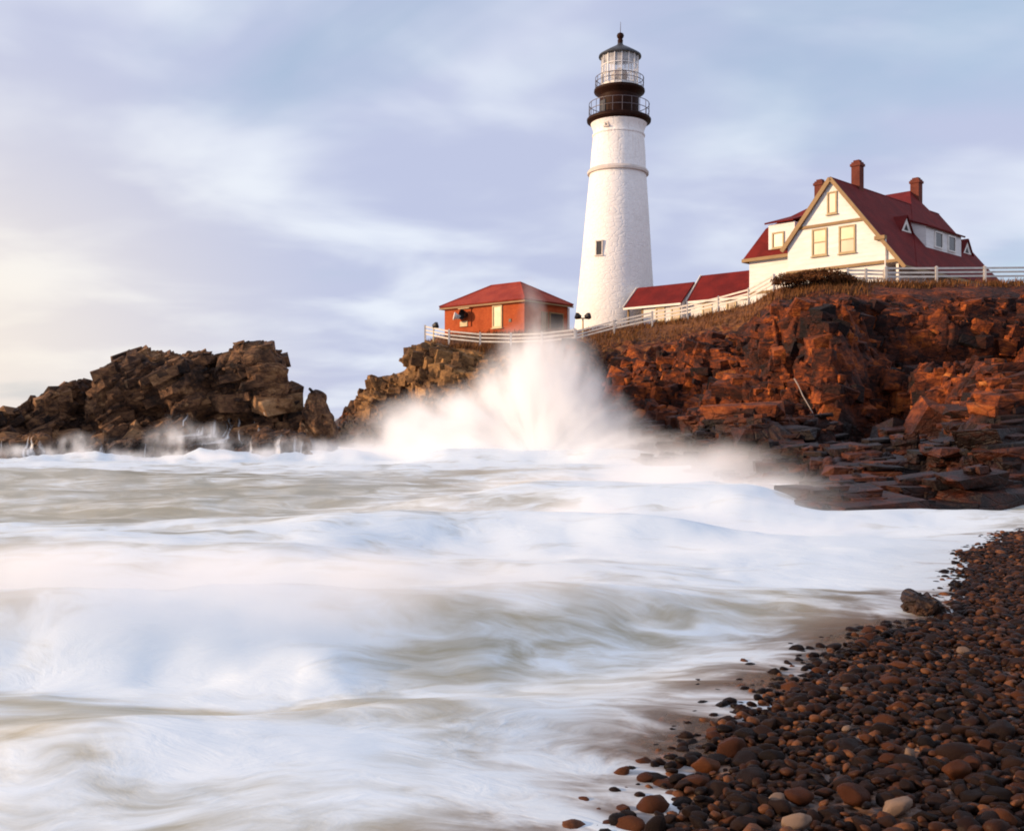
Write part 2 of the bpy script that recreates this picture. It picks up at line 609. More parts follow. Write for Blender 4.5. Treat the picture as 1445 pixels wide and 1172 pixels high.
def build_headland():
    xs = np.array(sorted(HEAD))
    tab = np.array([HEAD[k] for k in xs], float)          # (n, 7, 2)
    cols = np.concatenate([np.arange(468, 1480, 1.7), np.arange(1480, 2300, 9)])
    kn = interp_cols(xs, tab, cols)
    nv = 330
    vk = np.linspace(0, 1, 7)
    v = np.linspace(0, 1, nv)
    y = np.stack([np.interp(v, vk, kn[i, :, 0]) for i in range(len(cols))])
    d = np.stack([np.interp(v, vk, kn[i, :, 1]) for i in range(len(cols))])
    # plateau rows
    ez = CAMZ + (HY - y[:, -1]) / F * d[:, -1]
    gz = np.interp(cols, [g[0] for g in GROUND], [g[1] for g in GROUND])
    gz = np.maximum(gz, 0)
    back = np.concatenate([np.linspace(0.2, 12, 50), np.linspace(13, 60, 24)])
    S = np.zeros((len(cols), nv + len(back), 3))
    S[:, :nv, 0] = (cols[:, None] - CX) / F * d
    S[:, :nv, 1] = d
    S[:, :nv, 2] = CAMZ + (HY - y) / F * d
    db = d[:, -1:] + back[None]
    S[:, nv:, 0] = (cols[:, None] - CX) / F * db
    S[:, nv:, 1] = db
    w = sstep(0, 5.5, back)[None]
    S[:, nv:, 2] = ez[:, None] * (1 - w) + gz[:, None] * w
    # far back falls away
    S[:, nv:, 2] -= sstep(35, 60, back)[None] * 9
    # smooth the column direction a little
    for _ in range(6):
        S[1:-1] = 0.25 * S[:-2] + 0.5 * S[1:-1] + 0.25 * S[2:]
        S[:, 1:nv] = 0.25 * S[:, :nv - 1] + 0.5 * S[:, 1:nv] + 0.25 * S[:, 2:nv + 1]
    lift = np.interp(cols, [980, 1090], [0.0, 1.0])
    S[:, :nv, 2] += lift[:, None] * 0.25 * (1 - sstep(0.10, 0.36, v))[None]
    n = grid_normals(S)
    if n[len(cols) // 2, nv // 2, 1] > 0: n = -n
    px = cols[:, None] * np.ones((1, S.shape[1]))
    pyy = HY - (S[..., 2] - CAMZ) / S[..., 1] * F
    vv = np.concatenate([v, 1 + back / 10])[None] * np.ones((len(cols), 1))
    rock = 1 - sstep(0.93, 1.03, vv)                       # rock on the face, soil on top
    # big forms: buttresses and hollows
    def bump(x, yy, sx, sy, a):
        return a * np.exp(-0.5 * ((px - x) / sx) ** 2 - 0.5 * ((pyy - yy) / sy) ** 2)
    big = (bump(1180, 512, 42, 24, 2.3) + bump(1240, 550, 26, 26, -3.2) + bump(1190, 570, 60, 13, -1.3)
           + bump(1385, 462, 66, 20, -4.2) + bump(1370, 428, 70, 9, 1.0) + bump(1250, 470, 26, 16, -1.6) + bump(1290, 440, 30, 16, -1.2) + bump(1110, 470, 30, 30, 0.9)
           + bump(1405, 625, 42, 45, 1.9) + bump(845, 505, 8, 18, -1.6)
           + bump(815, 500, 14, 16, 0.9) + bump(960, 530, 30, 22, -0.7) + bump(1040, 470, 18, 18, -0.8)
           + bump(1075, 625, 30, 16, 1.0) + bump(1010, 500, 40, 18, 0.7)
           + bump(600, 505, 14, 22, 1.3) + bump(640, 520, 26, 20, 1.0) + bump(690, 505, 14, 14, -0.8)
           + bump(538, 535, 12, 10, 0.9) + bump(560, 560, 10, 14, -0.6))
    low = sstep(590, 640, pyy) * (vv < 1)                  # ledges low down
    f = rock_disp(S, rotm(10, 14, 0), (1.35, 1.35, 0.8), 3, (0.62, 0.46, 0.20), (2.4, 1.1, 0.5))
    # bedded ledges: every layer juts out or lies back by its own amount
    zw = S[..., 2] + 0.055 * S[..., 0] + 0.22 * fbm(S * 0.35, 3, 44)
    f2 = 0
    for h, amp, sd in ((0.62, 0.62, 1), (0.24, 0.24, 2)):
        li = np.floor(zw / h)
        fr = zw / h - li
        r = []
        for up in (0, 1):
            q = np.stack([S[..., 0] * 0.45, S[..., 1] * 0.45, (li + up) * 7.31], -1)
            r.append(vnoise(q, 200 + sd) + 0.5 * vnoise(q * np.array([3.1, 3.1, 1.7]), 210 + sd))
        bl = sstep(0.68, 1.0, fr)
        f2 = f2 + amp * (r[0] * (1 - bl) + r[1] * bl - 0.5 * np.exp(-((fr - 0.84) / 0.12) ** 2))
    f2 = f2 + 0.55 * rock_disp(S, rotm(4, 7, 0), (2.0, 2.0, 0.5), 91, (0.4, 0.34, 0.14), (2.2, 0.9, 0.4))
    f2 = f2 + 0.25
    f = f * (1 - 0.75 * low) + f2 * (0.22 + 0.78 * low) * rock
    f = f * (0.35 + 0.65 * rock)
    scale = np.interp(px, [468, 560, 640, 800, 1000], [0.55, 0.7, 0.85, 0.9, 1.0])
    top = 0.10 + 0.90 * (1 - sstep(0.80, 0.97, vv))
    S2 = S + n * ((0.7 * f * scale - 0.15 + 1.15 * big * rock) * top)[..., None]
    T = S2.copy()
    T[1:-1, 1:-1] = (S2[:-2, 1:-1] + S2[2:, 1:-1] + S2[1:-1, :-2] + S2[1:-1, 2:]) / 4
    S2 = 0.45 * S2 + 0.55 * T
    wet = (1 - sstep(0.6, 3.2, S2[..., 2])) * 1.0
    tan = (1 - sstep(760, 830, px)) * sstep(470, 520, px) * 1.0
    gs = np.interp(px, [1000, 1180, 1260], [0.0, 0.0, 0.045])
    grass = sstep(0.88, 0.99, vv - gs + 0.05 * fbm(S * 0.5, 3, 5)) * sstep(590, 640, px)
    grass = np.maximum(grass, 0.5 * sstep(0.70, 0.9, vv) * sstep(800, 850, px) * (1 - sstep(1010, 1100, px)))
    ni, nj = S2.shape[:2]
    N2 = grid_normals(S2)
    for _ in range(3):
        N2[1:-1, 1:-1] = (N2[:-2, 1:-1] + N2[2:, 1:-1] + N2[1:-1, :-2] + N2[1:-1, 2:] + N2[1:-1, 1:-1]) / 5
    N2 /= np.linalg.norm(N2, axis=-1, keepdims=True) + 1e-9
    if N2[len(cols) // 2, nv // 2, 1] > 0: N2 = -N2
    rg = np.random.default_rng(12)
    ci = np.nonzero(cols > 478)[0]
    lim = np.interp(cols, [560, 640, 1000, 1200, 1260], [0.97, 0.9, 0.86, 0.88, 0.93])

    def pick(count, far):
        """even over the surface as the photograph shows it, limited to the face"""
        w = np.where(cols[ci] < 1480, 1.7, 4.0); w = w / w.sum()
        i = rg.choice(ci, count, p=w)
        vj = rg.uniform(0.0, 1.0, count) * lim[i]
        return list(zip(i, (vj * (nv - 1)).astype(int)))

    def is_low(i, j):
        return pyy[i, j] > 588 + 8 * math.sin(px[i, 0] * .02) and px[i, 0] > 840

    def size_of(big_):
        def fn(i, j, r):
            k = np.interp(px[i, 0], [470, 600, 900], [0.6, 0.85, 1.0])
            if is_low(i, j):
                return (r.uniform(.8, 1.9), r.uniform(.6, 1.1), r.uniform(.13, .30)) if big_ == 2 else (r.uniform(.35, .9), r.uniform(.3, .6), r.uniform(.08, .2)) if big_ == 1 else (r.uniform(.14, .4), r.uniform(.14, .3), r.uniform(.05, .14))
            q = {2: (.55, 1.1), 1: (.28, .6), 0: (.11, .26)}[big_]
            return np.array([r.uniform(*q), r.uniform(*q) * .85, r.uniform(*q) * .8]) * k
        return fn

    def frame_of_block(i, j, r):
        tng = S2[min(i + 3, ni - 1), j] - S2[max(i - 3, 0), j]
        yaw = math.atan2(tng[1], tng[0])
        if is_low(i, j):
            return rotm(r.normal(3, 3), r.normal(-3, 3), math.degrees(yaw) * .5 + r.normal(0, 14))
        return rotm(r.normal(6, 10), r.normal(12, 12), math.degrees(yaw) * .6 + r.normal(0, 28))
    parts_v, parts_f = [S2.reshape(-1, 3)], [quads_to_tris(grid_faces(ni, nj))]
    tone = [np.zeros(ni * nj)]
    own = [np.arange(ni * nj)]
    base = ni * nj
    for cnt, big_, bury in ((330, 2, (0.3, 0.8)), (2300, 1, (0.1, 0.7)), (6500, 0, (0.0, 0.6))):
        bv, bf, bt, bo = make_blocks(S2, N2, pick(cnt, 0), size_of(big_), frame_of_block, 40 + big_, bury)
        parts_v.append(bv); parts_f.append(bf + base); tone.append(bt); own.append(bo)
        base += len(bv)
    own = np.concatenate(own); allv = np.concatenate(parts_v)
    wet = 1 - sstep(0.7, 3.6, allv[:, 2])
    tan = np.broadcast_to(tan, (ni, nj)).ravel()[own]
    grass = grass.ravel()[own]
    grass[ni * nj:] *= 0.75
    HEADMESH.extend([allv, np.concatenate(parts_f)])
    o = mesh_np('headland', allv, np.concatenate(parts_f), M['cliff'], False,
                {'wet': wet, 'tan': tan, 'grass': grass, 'tone': np.concatenate(tone)})
    tag(o, kind='structure')
    o['label'] = 'rust brown rock headland rising from the surf to the lighthouse buildings'
    return cols, nv, S2


HC, HNV, HS = build_headland()
_hx = HS[:, HNV:, :]


def ground_z(x, y):
    """height of the plateau / cliff under a point"""
    px = CX + F * x / y
    i = int(np.clip(np.searchsorted(HC, px), 1, len(HC) - 1))
    row = HS[i]
    j = np.argsort(np.abs(row[:, 1] - y))[:3]
    return float(np.mean(row[j, 2]))


# ---- islet
ROCKS = []
def build_islet(name, sil, front, depth, mat, seed, rm, aniso, amp, label, cat, cols_step=1.6, nv=150, frontbulge=0.5, below=-0.6, taper=0.12, hollows=None, blocks=(3, 30, 110), lean=-20, bscale=0.6):
    """sil: (px, y) crest; front: distance of the waterline; depth: thickness front to back"""
    sx = np.array([s[0] for s in sil], float)
    sy = np.array([s[1] for s in sil], float)
    cols = np.arange(sx[0], sx[-1] + 0.1, cols_step)
    cy = np.interp(cols, sx, sy)
    fr = np.interp(cols, [f[0] for f in front], [f[1] for f in front])
    u = np.linspace(0, 1, len(cols))
    ends = np.minimum(np.minimum(u, 1 - u) / taper, 1) ** 0.5
    dep = depth * (0.25 + 0.75 * ends)
    crest_d = fr + dep * 0.5
    cz = CAMZ + (HY - cy) / F * crest_d
    v = np.linspace(0, 1, nv)
    # profile: steep front, crest at v = .55, back
    prof_h = np.interp(v, [0, 0.12, 0.25, 0.42, 0.55, 0.68, 1.0], [0, 0.18, 0.45, 0.86, 1.0, 0.9, 0.0])
    prof_d = np.interp(v, [0, 0.12, 0.25, 0.42, 0.55, 0.68, 1.0], [0, 0.13, 0.2, 0.32, 0.5, 0.7, 1.0])
    S = np.zeros((len(cols), nv, 3))
    d = fr[:, None] + dep[:, None] * prof_d[None]
    S[..., 0] = (cols[:, None] - CX) / F * crest_d[:, None]
    S[..., 1] = d
    S[..., 2] = below + (np.maximum(cz, 0.0)[:, None] - below) * prof_h[None]
    for _ in range(4):
        S[:, 1:-1] = 0.25 * S[:, :-2] + 0.5 * S[:, 1:-1] + 0.25 * S[:, 2:]
    n = grid_normals(S)
    if n[len(cols) // 2, int(nv * .3), 1] > 0: n = -n
    f = rock_disp(S, rm, aniso, seed, amp)
    f = f * (1 - 0.6 * np.exp(-((v - 0.5) / 0.13) ** 2))[None]
    if hollows:
        hp = cols[:, None]; hy = HY - (S[..., 2] - CAMZ) / S[..., 1] * F
        for x_, y_, sx_, sy_, a_ in hollows:
            f = f + a_ * np.exp(-0.5 * ((hp - x_) / sx_) ** 2 - 0.5 * ((hy - y_) / sy_) ** 2) * (v < 0.5)[None]
    S = S + n * f[..., None]
    ni, nj = S.shape[:2]
    N2 = grid_normals(S)
    for _ in range(3):
        N2[1:-1, 1:-1] = (N2[:-2, 1:-1] + N2[2:, 1:-1] + N2[1:-1, :-2] + N2[1:-1, 2:] + N2[1:-1, 1:-1]) / 5
    N2 /= np.linalg.norm(N2, axis=-1, keepdims=True) + 1e-9
    if N2[len(cols) // 2, int(nv * .3), 1] > 0: N2 = -N2
    rg = np.random.default_rng(seed)
    pv, pf, tone = [S.reshape(-1, 3)], [quads_to_tris(grid_faces(ni, nj))], [np.zeros(ni * nj)]
    base = ni * nj
    for cnt, q in zip(blocks, ((.55, 1.15), (.28, .6), (.12, .28))):
        m0 = 4 + int(0.03 * ni)
        picks = [(int(rg.integers(m0, ni - m0)), int(nv * rg.uniform(.02, .62))) for _ in range(cnt)]

        def size(i, j, r):
            w = 0.75 if 0.40 < j / nv < 0.6 else 1.0
            return np.array([r.uniform(*q) * 1.45, r.uniform(*q) * .8, r.uniform(*q) * .55]) * w * bscale

        def frame(i, j, r):
            k = np.interp(cols[i], [0, 250, 330], [lean, lean * .8, lean * .25]) if len(sil) > 15 else lean
            return rotm(r.normal(8, 9), k + r.normal(0, 10), r.normal(10, 18))
        bv, bf, bt, _ = make_blocks(S, N2, picks, size, frame, seed + cnt, (0.35, 0.95) if q[1] > 1 else (0.2, 0.8))
        pv.append(bv); pf.append(bf + base); tone.append(bt); base += len(bv)
    allv, allf = np.concatenate(pv), np.concatenate(pf)
    wet = 1 - sstep(0.2, 1.7, allv[:, 2])
    o = mesh_np(name, allv, allf, mat, False, {'wet': wet, 'tone': np.concatenate(tone)})
    ROCKS.append((allv, allf))
    return tag(o, label, cat), S, N2


ISIL = [(-190, 640), (-120, 622), (-60, 606), (0, 597), (18, 590), (30, 570), (45, 562), (60, 563), (78, 552), (96, 538), (114, 535), (121, 562), (134, 560), (150, 552),
        (157, 516), (175, 500), (200, 492), (250, 493), (300, 496), (318, 496), (340, 492), (360, 491), (374, 485), (388, 490), (398, 497), (402, 535), (414, 553), (424, 580), (432, 615), (440, 640)]
ISL, ISS, ISN = build_islet('rock_islet', ISIL, [(-190, 46), (0, 49), (120, 51), (440, 52)], 9.0, M['islet'], 21, rotm(10, -38, 15), (2.2, 1.3, 0.8),
                            (0.42, 0.30, 0.12), 'big jagged brown rock islet with water streaming off it, left of the lighthouse', 'rock',
                            hollows=[(225, 577, 26, 10, -1.3), (330, 550, 26, 12, -1.1), (375, 588, 45, 13, -1.5), (150, 600, 20, 10, -0.8), (365, 515, 25, 16, 0.9), (250, 535, 40, 18, 0.6), (80, 590, 25, 12, -0.9), (128, 570, 6, 22, -1.2), (310, 520, 6, 26, -0.9), (55, 585, 8, 20, -0.7)], blocks=(90, 480, 1300), lean=-32, bscale=1.0)
build_islet('sea_stack', [(423, 625), (427, 575), (434, 553), (441, 547), (450, 552), (458, 562), (466, 580), (472, 600), (475, 625)], [(423, 52.5), (475, 52.5)], 3.0, M['islet'], 33, rotm(10, 70, 15),
            (1.6, 1.0, 0.8), (0.22, 0.13, 0.06), 'dark narrow upright rock standing at the right end of the islet', 'rock', 0.8, 110, taper=0.3, blocks=(1, 8, 30), lean=60, bscale=0.7)
build_islet('tidal_rock', [(-30, 640), (-10, 622), (10, 612), (35, 610), (60, 612), (75, 625), (84, 645)], [(-30, 46), (84, 46)], 3.0, M['islet'], 57, rotm(10, -30, 15),
            (1.4, 1.0, 0.7), (0.3, 0.18, 0.08), 'low brown rock in the foam at the left foot of the islet', 'rock', 1.2, 90, taper=0.3)
build_islet('tidal_rock', [(100, 648), (125, 628), (150, 618), (200, 612), (250, 618), (290, 630), (310, 645)], [(100, 46), (310, 46)], 3.6, M['islet'], 77, rotm(10, -30, 15),
            (1.6, 1.0, 0.7), (0.3, 0.18, 0.08), 'low wide rock half under white water below the middle of the islet', 'rock', 1.2, 90, taper=0.3)
build_islet('tidal_rock', [(330, 646), (350, 622), (375, 608), (410, 606), (430, 618), (445, 645)], [(330, 47), (445, 47)], 3.0, M['islet'], 87, rotm(10, -10, 15),
            (1.4, 1.0, 0.7), (0.3, 0.18, 0.08), 'low dark rock with foam running off it below the right end of the islet', 'rock', 1.2, 90, taper=0.3)


# runoff: thin sheets of white water draped down the islet and its low rocks
def build_runoff():
    from mathutils.bvhtree import BVHTree
    av, af, base = [], [], 0
    for v_, f_ in ROCKS:
        av.append(v_); af.append(f_ + base); base += len(v_)
    tree = BVHTree.FromPolygons([tuple(p) for p in np.concatenate(av)], [tuple(int(q) for q in f_) for f_ in np.concatenate(af)])
    rr = random.Random(5)
    vs, fs, fade = [], [], []
    for k in range(44):
        pc, pt = rr.choice([(rr.gauss(240, 14), rr.uniform(578, 605)), (rr.gauss(295, 22), rr.uniform(585, 612)), (rr.gauss(300, 14), rr.uniform(578, 600)), (rr.gauss(375, 24), rr.uniform(598, 618)),
                            (rr.gauss(415, 10), rr.uniform(605, 622)), (rr.gauss(45, 22), rr.uniform(612, 628)), (rr.gauss(180, 50), rr.uniform(615, 632))])
        w = rr.choice([.04, .06, .08, .11, .16])
        x0, zt = P(pc, pt, 48)[0], P(pc, pt, 48)[2]
        z = zt; row = []
        drift = rr.uniform(-.06, .06); ph = rr.uniform(0, 6)
        while z > 0.05:
            xc = x0 + drift * (zt - z) + .015 * math.sin(z * 5 + ph)
            ww = w * (0.5 + 0.9 * (zt - z) / max(zt, .3))
            q = []
            for sx in (-1, 0, 1):
                h = tree.ray_cast(Vector((xc + sx * ww, 30, z)), Vector((0, 1, 0)), 40)
                if h[0] is None: break
                q.append(np.array(h[0]) + np.array([0, -0.06, 0]))
            if len(q) < 3 or (row and abs(q[1][1] - row[-1][1][1]) > 0.5): break
            row.append(q); z -= 0.07
        if len(row) < 4: continue
        ys = np.array([[p[1] for p in q] for q in row])
        for _ in range(2): ys[1:-1] = np.minimum(ys[1:-1], (ys[:-2] + ys[2:]) / 2)
        b = len(vs); m = len(row)
        for a_, q in enumerate(row):
            for c_, p in enumerate(q):
                vs.append((p[0], ys[a_, c_], p[2]))
                fade.append(min(1, a_ / (0.5 * m)) * (1.0 if c_ == 1 else 0.0))
        for a_ in range(m - 1):
            for c_ in range(2):
                i0 = b + 3 * a_ + c_
                fs.append((i0, i0 + 1, i0 + 4, i0 + 3))
    m_, t, out = material('running_white_water')
    oc = t.new('ShaderNodeTexCoord').outputs['Object']
    n = t.noise(t.mapping(oc, (3, 3, 0.5)), 1.5, 4, 0.6)
    b = t.new('ShaderNodeBsdfPrincipled')
    b.inputs['Base Color'].default_value = (0.85, 0.86, 0.88, 1)
    b.inputs['Roughness'].default_value = 0.5
    tr = t.new('ShaderNodeBsdfTransparent')
    mx = t.new('ShaderNodeMixShader')
    t.l(t.math('MULTIPLY', t.mapr(n.outputs[0], 0.3, 0.62, 0.35, 1.0), t.attr('fade')), mx.inputs[0])
    t.l(tr.outputs[0], mx.inputs[1]); t.l(b.outputs[0], mx.inputs[2]); t.l(mx.outputs[0], out.inputs[0])
    o = mesh_np('running_water', np.array(vs), np.array(fs), m_, True, {'fade': fade})
    tag(o, kind='stuff')
    o['label'] = 'white water streaming down the islet rocks'


build_runoff()

# ------------------------------------------------------------------ shore line
SHORE = np.array([(-9, -9), (-1.2, 0.5), (0.25, 3.5), (0.72, 4.85), (0.95, 5.5), (1.25, 6.3), (1.95, 7.25), (2.75, 8.3), (3.85, 9.5), (4.8, 10.8), (6.45, 14.2), (8.4, 16.9), (11.5, 19.3), (18, 21.0), (60, 23)], float)


def shore_s(x, y):
    """signed distance, positive up the beach (to the right)"""
    best = np.full(x.shape, 1e9)
    sg = np.zeros(x.shape)
    for a, b in zip(SHORE[:-1], SHORE[1:]):
        e = b - a
        L2 = e @ e
        t = np.clip(((x - a[0]) * e[0] + (y - a[1]) * e[1]) / L2, 0, 1)
        dx, dy = x - a[0] - t * e[0], y - a[1] - t * e[1]
        dd = dx * dx + dy * dy
        c = dx * e[1] - dy * e[0]
        m = dd < best
        best = np.where(m, dd, best)
        sg = np.where(m, np.sign(c), sg)
    return np.sqrt(best) * sg


def beach_z(x, y):
    s = shore_s(x, y)
    p = np.stack([x, y, 0 * x], -1)
    return np.where(s > 0, 0.125 * s, 0.10 * s) + 0.05 * fbm(p * 0.9, 3, 8) * sstep(-1.5, 1.0, s)


def build_beach():
    xs = np.linspace(-8, 40, 420)
    ys = np.concatenate([np.linspace(-6, 12, 230), np.linspace(12.1, 24, 90)])
    X, Y = np.meshgrid(xs, ys, indexing='ij')
    Z = np.maximum(beach_z(X, Y), -0.9)
    m, t, out = material('wet_shingle_ground')
    oc = t.new('ShaderNodeTexCoord').outputs['Object']
    v = t.voro(oc, 13, 'F1')
    n = t.noise(oc, 3, 5, 0.6)
    c = t.ramp(v.outputs['Color'], [(0.1, (0.03, 0.014, 0.009)), (0.5, (0.11, 0.052, 0.028)), (0.9, (0.26, 0.14, 0.08))])
    c = t.mix(t.mapr(n.outputs[0], 0.4, 0.7, 0, 0.6), c, (0.05, 0.025, 0.015))
    h = t.mapr(v.outputs['Distance'], 0.0, 0.6, 1, 0)
    principled(t, out, c, 0.5, t.bump(h, 0.9, 0.05), 0.4)
    o = mesh_np('beach', np.stack([X, Y, Z], -1).reshape(-1, 3), grid_faces(len(xs), len(ys)), m, True)
    tag(o, kind='structure')
    o['label'] = 'dark shingle beach sloping into the surf'


build_beach()


# ------------------------------------------------------------------ sea
def ridge(x, y, x0, y0, x1, y1, h, front, backw, soft=1.2):
    """a swell whose crest runs (x0,y0)-(x1,y1); front = width toward the camera"""
    ex, ey = x1 - x0, y1 - y0
    L = math.hypot(ex, ey)
    t = ((x - x0) * ex + (y - y0) * ey) / (L * L)
    n = ((x - x0) * -ey + (y - y0) * ex) / L
    w = np.where(n < 0, front, backw)
    end = sstep(-soft / L, soft / L, t) * (1 - sstep(1 - soft / L, 1 + soft / L, t))
    return h * np.exp(-(n / w) ** 2) * end


def gpx(x, y, px, py, sx, sy, z=0.0):
    """gaussian footprint on the water, centre given through its pixel"""
    d = (CAMZ - z) * F / (py - HY)
    c = (px - CX) / F * d
    kx = sx / F * d
    ky = sy * d * d / (CAMZ * F)
    return np.exp(-0.5 * ((x - c) / kx) ** 2 - 0.5 * ((y - d) / ky) ** 2)


def build_sea():
    py = np.concatenate([np.linspace(3600, 1260, 50), np.arange(1250, 660, -2.6), np.arange(660, 606, -1.0), 590 + 16 * 0.8 ** np.arange(0, 26)])
    D = CAMZ * F / (py - HY)
    cols = np.concatenate([np.linspace(-6000, -200, 80), np.arange(-190, 1640, 4.0), np.linspace(1650, 7000, 70)])
    X = (cols[:, None] - CX) / F * D[None]
    Y = np.ones_like(X) * D[None]
    p = np.stack([X, Y, 0 * X], -1)
    wp = p + 0.9 * np.stack([fbm(p * 0.35, 3, 71), fbm(p * 0.35 + 4, 3, 72), 0 * X], -1)
    x, y = wp[..., 0], wp[..., 1]
    near = 1 - sstep(60, 140, Y)
    Z = 0.07 * np.sin(y * 1.15 + 0.25 * x + 1.3) + 0.05 * np.sin(y * 2.1 - 0.35 * x) + 0.09 * np.sin(y * 0.55 + 0.1 * x)
    Z = Z + 0.06 * fbm(p * np.array([0.5, 1.3, 1]), 4, 5)
    Z = Z + ridge(x, y, -8.0, 8.6, -1.2, 8.3, 0.52, 0.7, 1.8)
    Z = Z + 0.16 * fbm(p * np.array([0.8, 0.8, 1]) + 31, 3, 67) * np.exp(-((Y - 8.6) / 1.6) ** 2) * (1 - sstep(-1.5, 1.0, X))
    Z = Z + ridge(x, y, -2.2, 9.6, 1.8, 10.4, 0.26, 0.9, 1.8)
    Z = Z + ridge(x, y, -9.0, 13.0, -2.0, 13.4, 0.30, 1.2, 2.0)
    Z = Z + ridge(x, y, -4.0, 16.0, 3.5, 16.8, 0.30, 1.6, 2.6)
    Z = Z + ridge(x, y, -0.5, 24.5, 6.0, 21.5, 0.42, 2.8, 3.4)
    Z = Z + ridge(x, y, -18.0, 31.0, 3.0, 31.5, 0.30, 1.6, 3.0)
    Z = Z + ridge(x, y, -4.0, 45.0, 6.0, 43.0, 0.6, 3.0, 4.0)
    Z = Z + ridge(x, y, -2.6, 5.7, 0.4, 6.0, 0.10, 0.5, 0.8, 0.6)
    Z = Z + 0.10 * np.maximum(0, fbm(p * np.array([0.55, 0.9, 1]), 4, 66) + .15) * (1 - sstep(35, 50, Y)) * sstep(4, 8, Y)
    Z = Z + ridge(x, y, -26, 45.6, -6.5, 46.6, 0.30, 1.6, 4.0) * (1 + 1.6 * fbm(p * np.array([0.7, 0.5, 1]) + 7, 4, 68))
    s = shore_s(X, Y)
    damp = 1 - 0.93 * sstep(-2.6, -0.1, s)
    Z = Z * near * damp + 0.02 * near
    Z = Z - sstep(0.0, 1.2, s) * 0.25          # dives under the beach
    # foam amount
    fo = 0.36 + 0.22 * fbm(wp * np.array([0.25, 0.7, 1]), 3, 12)
    fo = fo + 0.46 * gpx(X, Y, 850, 760, 330, 70) + 0.30 * gpx(X, Y, 240, 860, 330, 60) + 0.5 * gpx(X, Y, 1000, 690, 150, 40) + 0.6 * gpx(X, Y, 720, 650, 200, 14)
    fo = fo + 0.65 * gpx(X, Y, 240, 650, 270, 10) + 0.35 * gpx(X, Y, 300, 1110, 330, 40) + 0.25 * gpx(X, Y, 1180, 770, 120, 30) + 0.4 * gpx(X, Y, 1330, 735, 120, 10)
    fo = fo + 0.25 * gpx(X, Y, 120, 760, 300, 30)
    fo = fo + 0.45 * gpx(X, Y, 220, 950, 380, 26) - 0.62 * gpx(X, Y, 140, 1014, 105, 12) - 0.6 * gpx(X, Y, 330, 1006, 75, 11) - 0.45 * gpx(X, Y, 40, 1068, 80, 18) - 0.25 * gpx(X, Y, 170, 1100, 60, 12) - 0.3 * gpx(X, Y, 560, 990, 110, 10) - 0.4 * gpx(X, Y, 620, 935, 90, 12)
    fo = fo - 0.20 * gpx(X, Y, 330, 692, 330, 16) + 0.1 * gpx(X, Y, 700, 1060, 160, 50) - 0.35 * gpx(X, Y, 1160, 880, 140, 25)
    fo = fo - 0.5 * sstep(70, 200, Y) - 0.14 * sstep(-1.0, -0.1, s) * (1 - sstep(11, 16, Y))
    sh = sstep(-1.6, 0.0, s) * (1 - sstep(12, 20, Y) * 0.6)
    m, t, out = material('surf_water')
    oc = t.new('ShaderNodeTexCoord').outputs['Object']
    wn = t.noise(oc, 0.5, 3, 0.5)
    wv = t.new('ShaderNodeVectorMath', operation='SCALE')
    t.l(wn.outputs['Color'], wv.inputs[0]); wv.inputs['Scale'].default_value = 1.6
    ad = t.new('ShaderNodeVectorMath', operation='ADD')
    t.l(oc, ad.inputs[0]); t.l(wv.outputs[0], ad.inputs[1])
    n1 = t.noise(t.mapping(ad.outputs[0], (0.62, 1.25, 1), (0, 0, R(-14))), 0.9, 6, 0.56, 0.7)
    n2 = t.noise(t.mapping(ad.outputs[0], (0.95, 2.4, 1), (0, 0, R(-10))), 1.5, 6, 0.62, 0.7)
    k = t.math('ADD', t.math('MULTIPLY', n1.outputs[0], 0.65), t.math('MULTIPLY', n2.outputs[0], 0.35))
    foam_in = t.math('ADD', t.attr('foam'), t.math('MULTIPLY', t.math('SUBTRACT', k, 0.5), 2.9))
    foam = t.mapr(foam_in, 0.15, 0.95)
    base = t.mix(t.mapr(n1.outputs[0], 0.35, 0.65), (0.32, 0.29, 0.19), (0.50, 0.46, 0.34))
    base = t.mix(t.attr('shallow'), base, (0.40, 0.26, 0.175))
    col = t.mix(foam, base, (0.735, 0.82, 0.875))
    b = t.new('ShaderNodeBsdfPrincipled')
    t.l(col, b.inputs['Base Color'])
    t.l(t.mapr(foam, 0, 1, 0.28, 0.7), b.inputs['Roughness'])
    b.inputs['Specular IOR Level'].default_value = 0.35
    t.l(t.bump(k, 0.35, 0.12), b.inputs['Normal'])
    tr = t.new('ShaderNodeBsdfTransparent')
    tr.inputs[0].default_value = (0.86, 0.74, 0.62, 1)
    a = t.math('MULTIPLY', t.attr('shallow'), t.mapr(foam, 0.05, 0.9, 0.78, 0.15))
    mx = t.new('ShaderNodeMixShader')
    t.l(a, mx.inputs[0]); t.l(b.outputs[0], mx.inputs[1]); t.l(tr.outputs[0], mx.inputs[2])
    t.l(mx.outputs[0], out.inputs[0])
    V = np.stack([X, Y, Z], -1)
    o = mesh_np('sea', V.reshape(-1, 3), grid_faces(len(cols), len(py)), m, True, {'foam': fo, 'shallow': sh})
    tag(o, kind='structure')
    o['label'] = 'foaming surf and open sea'


build_sea()


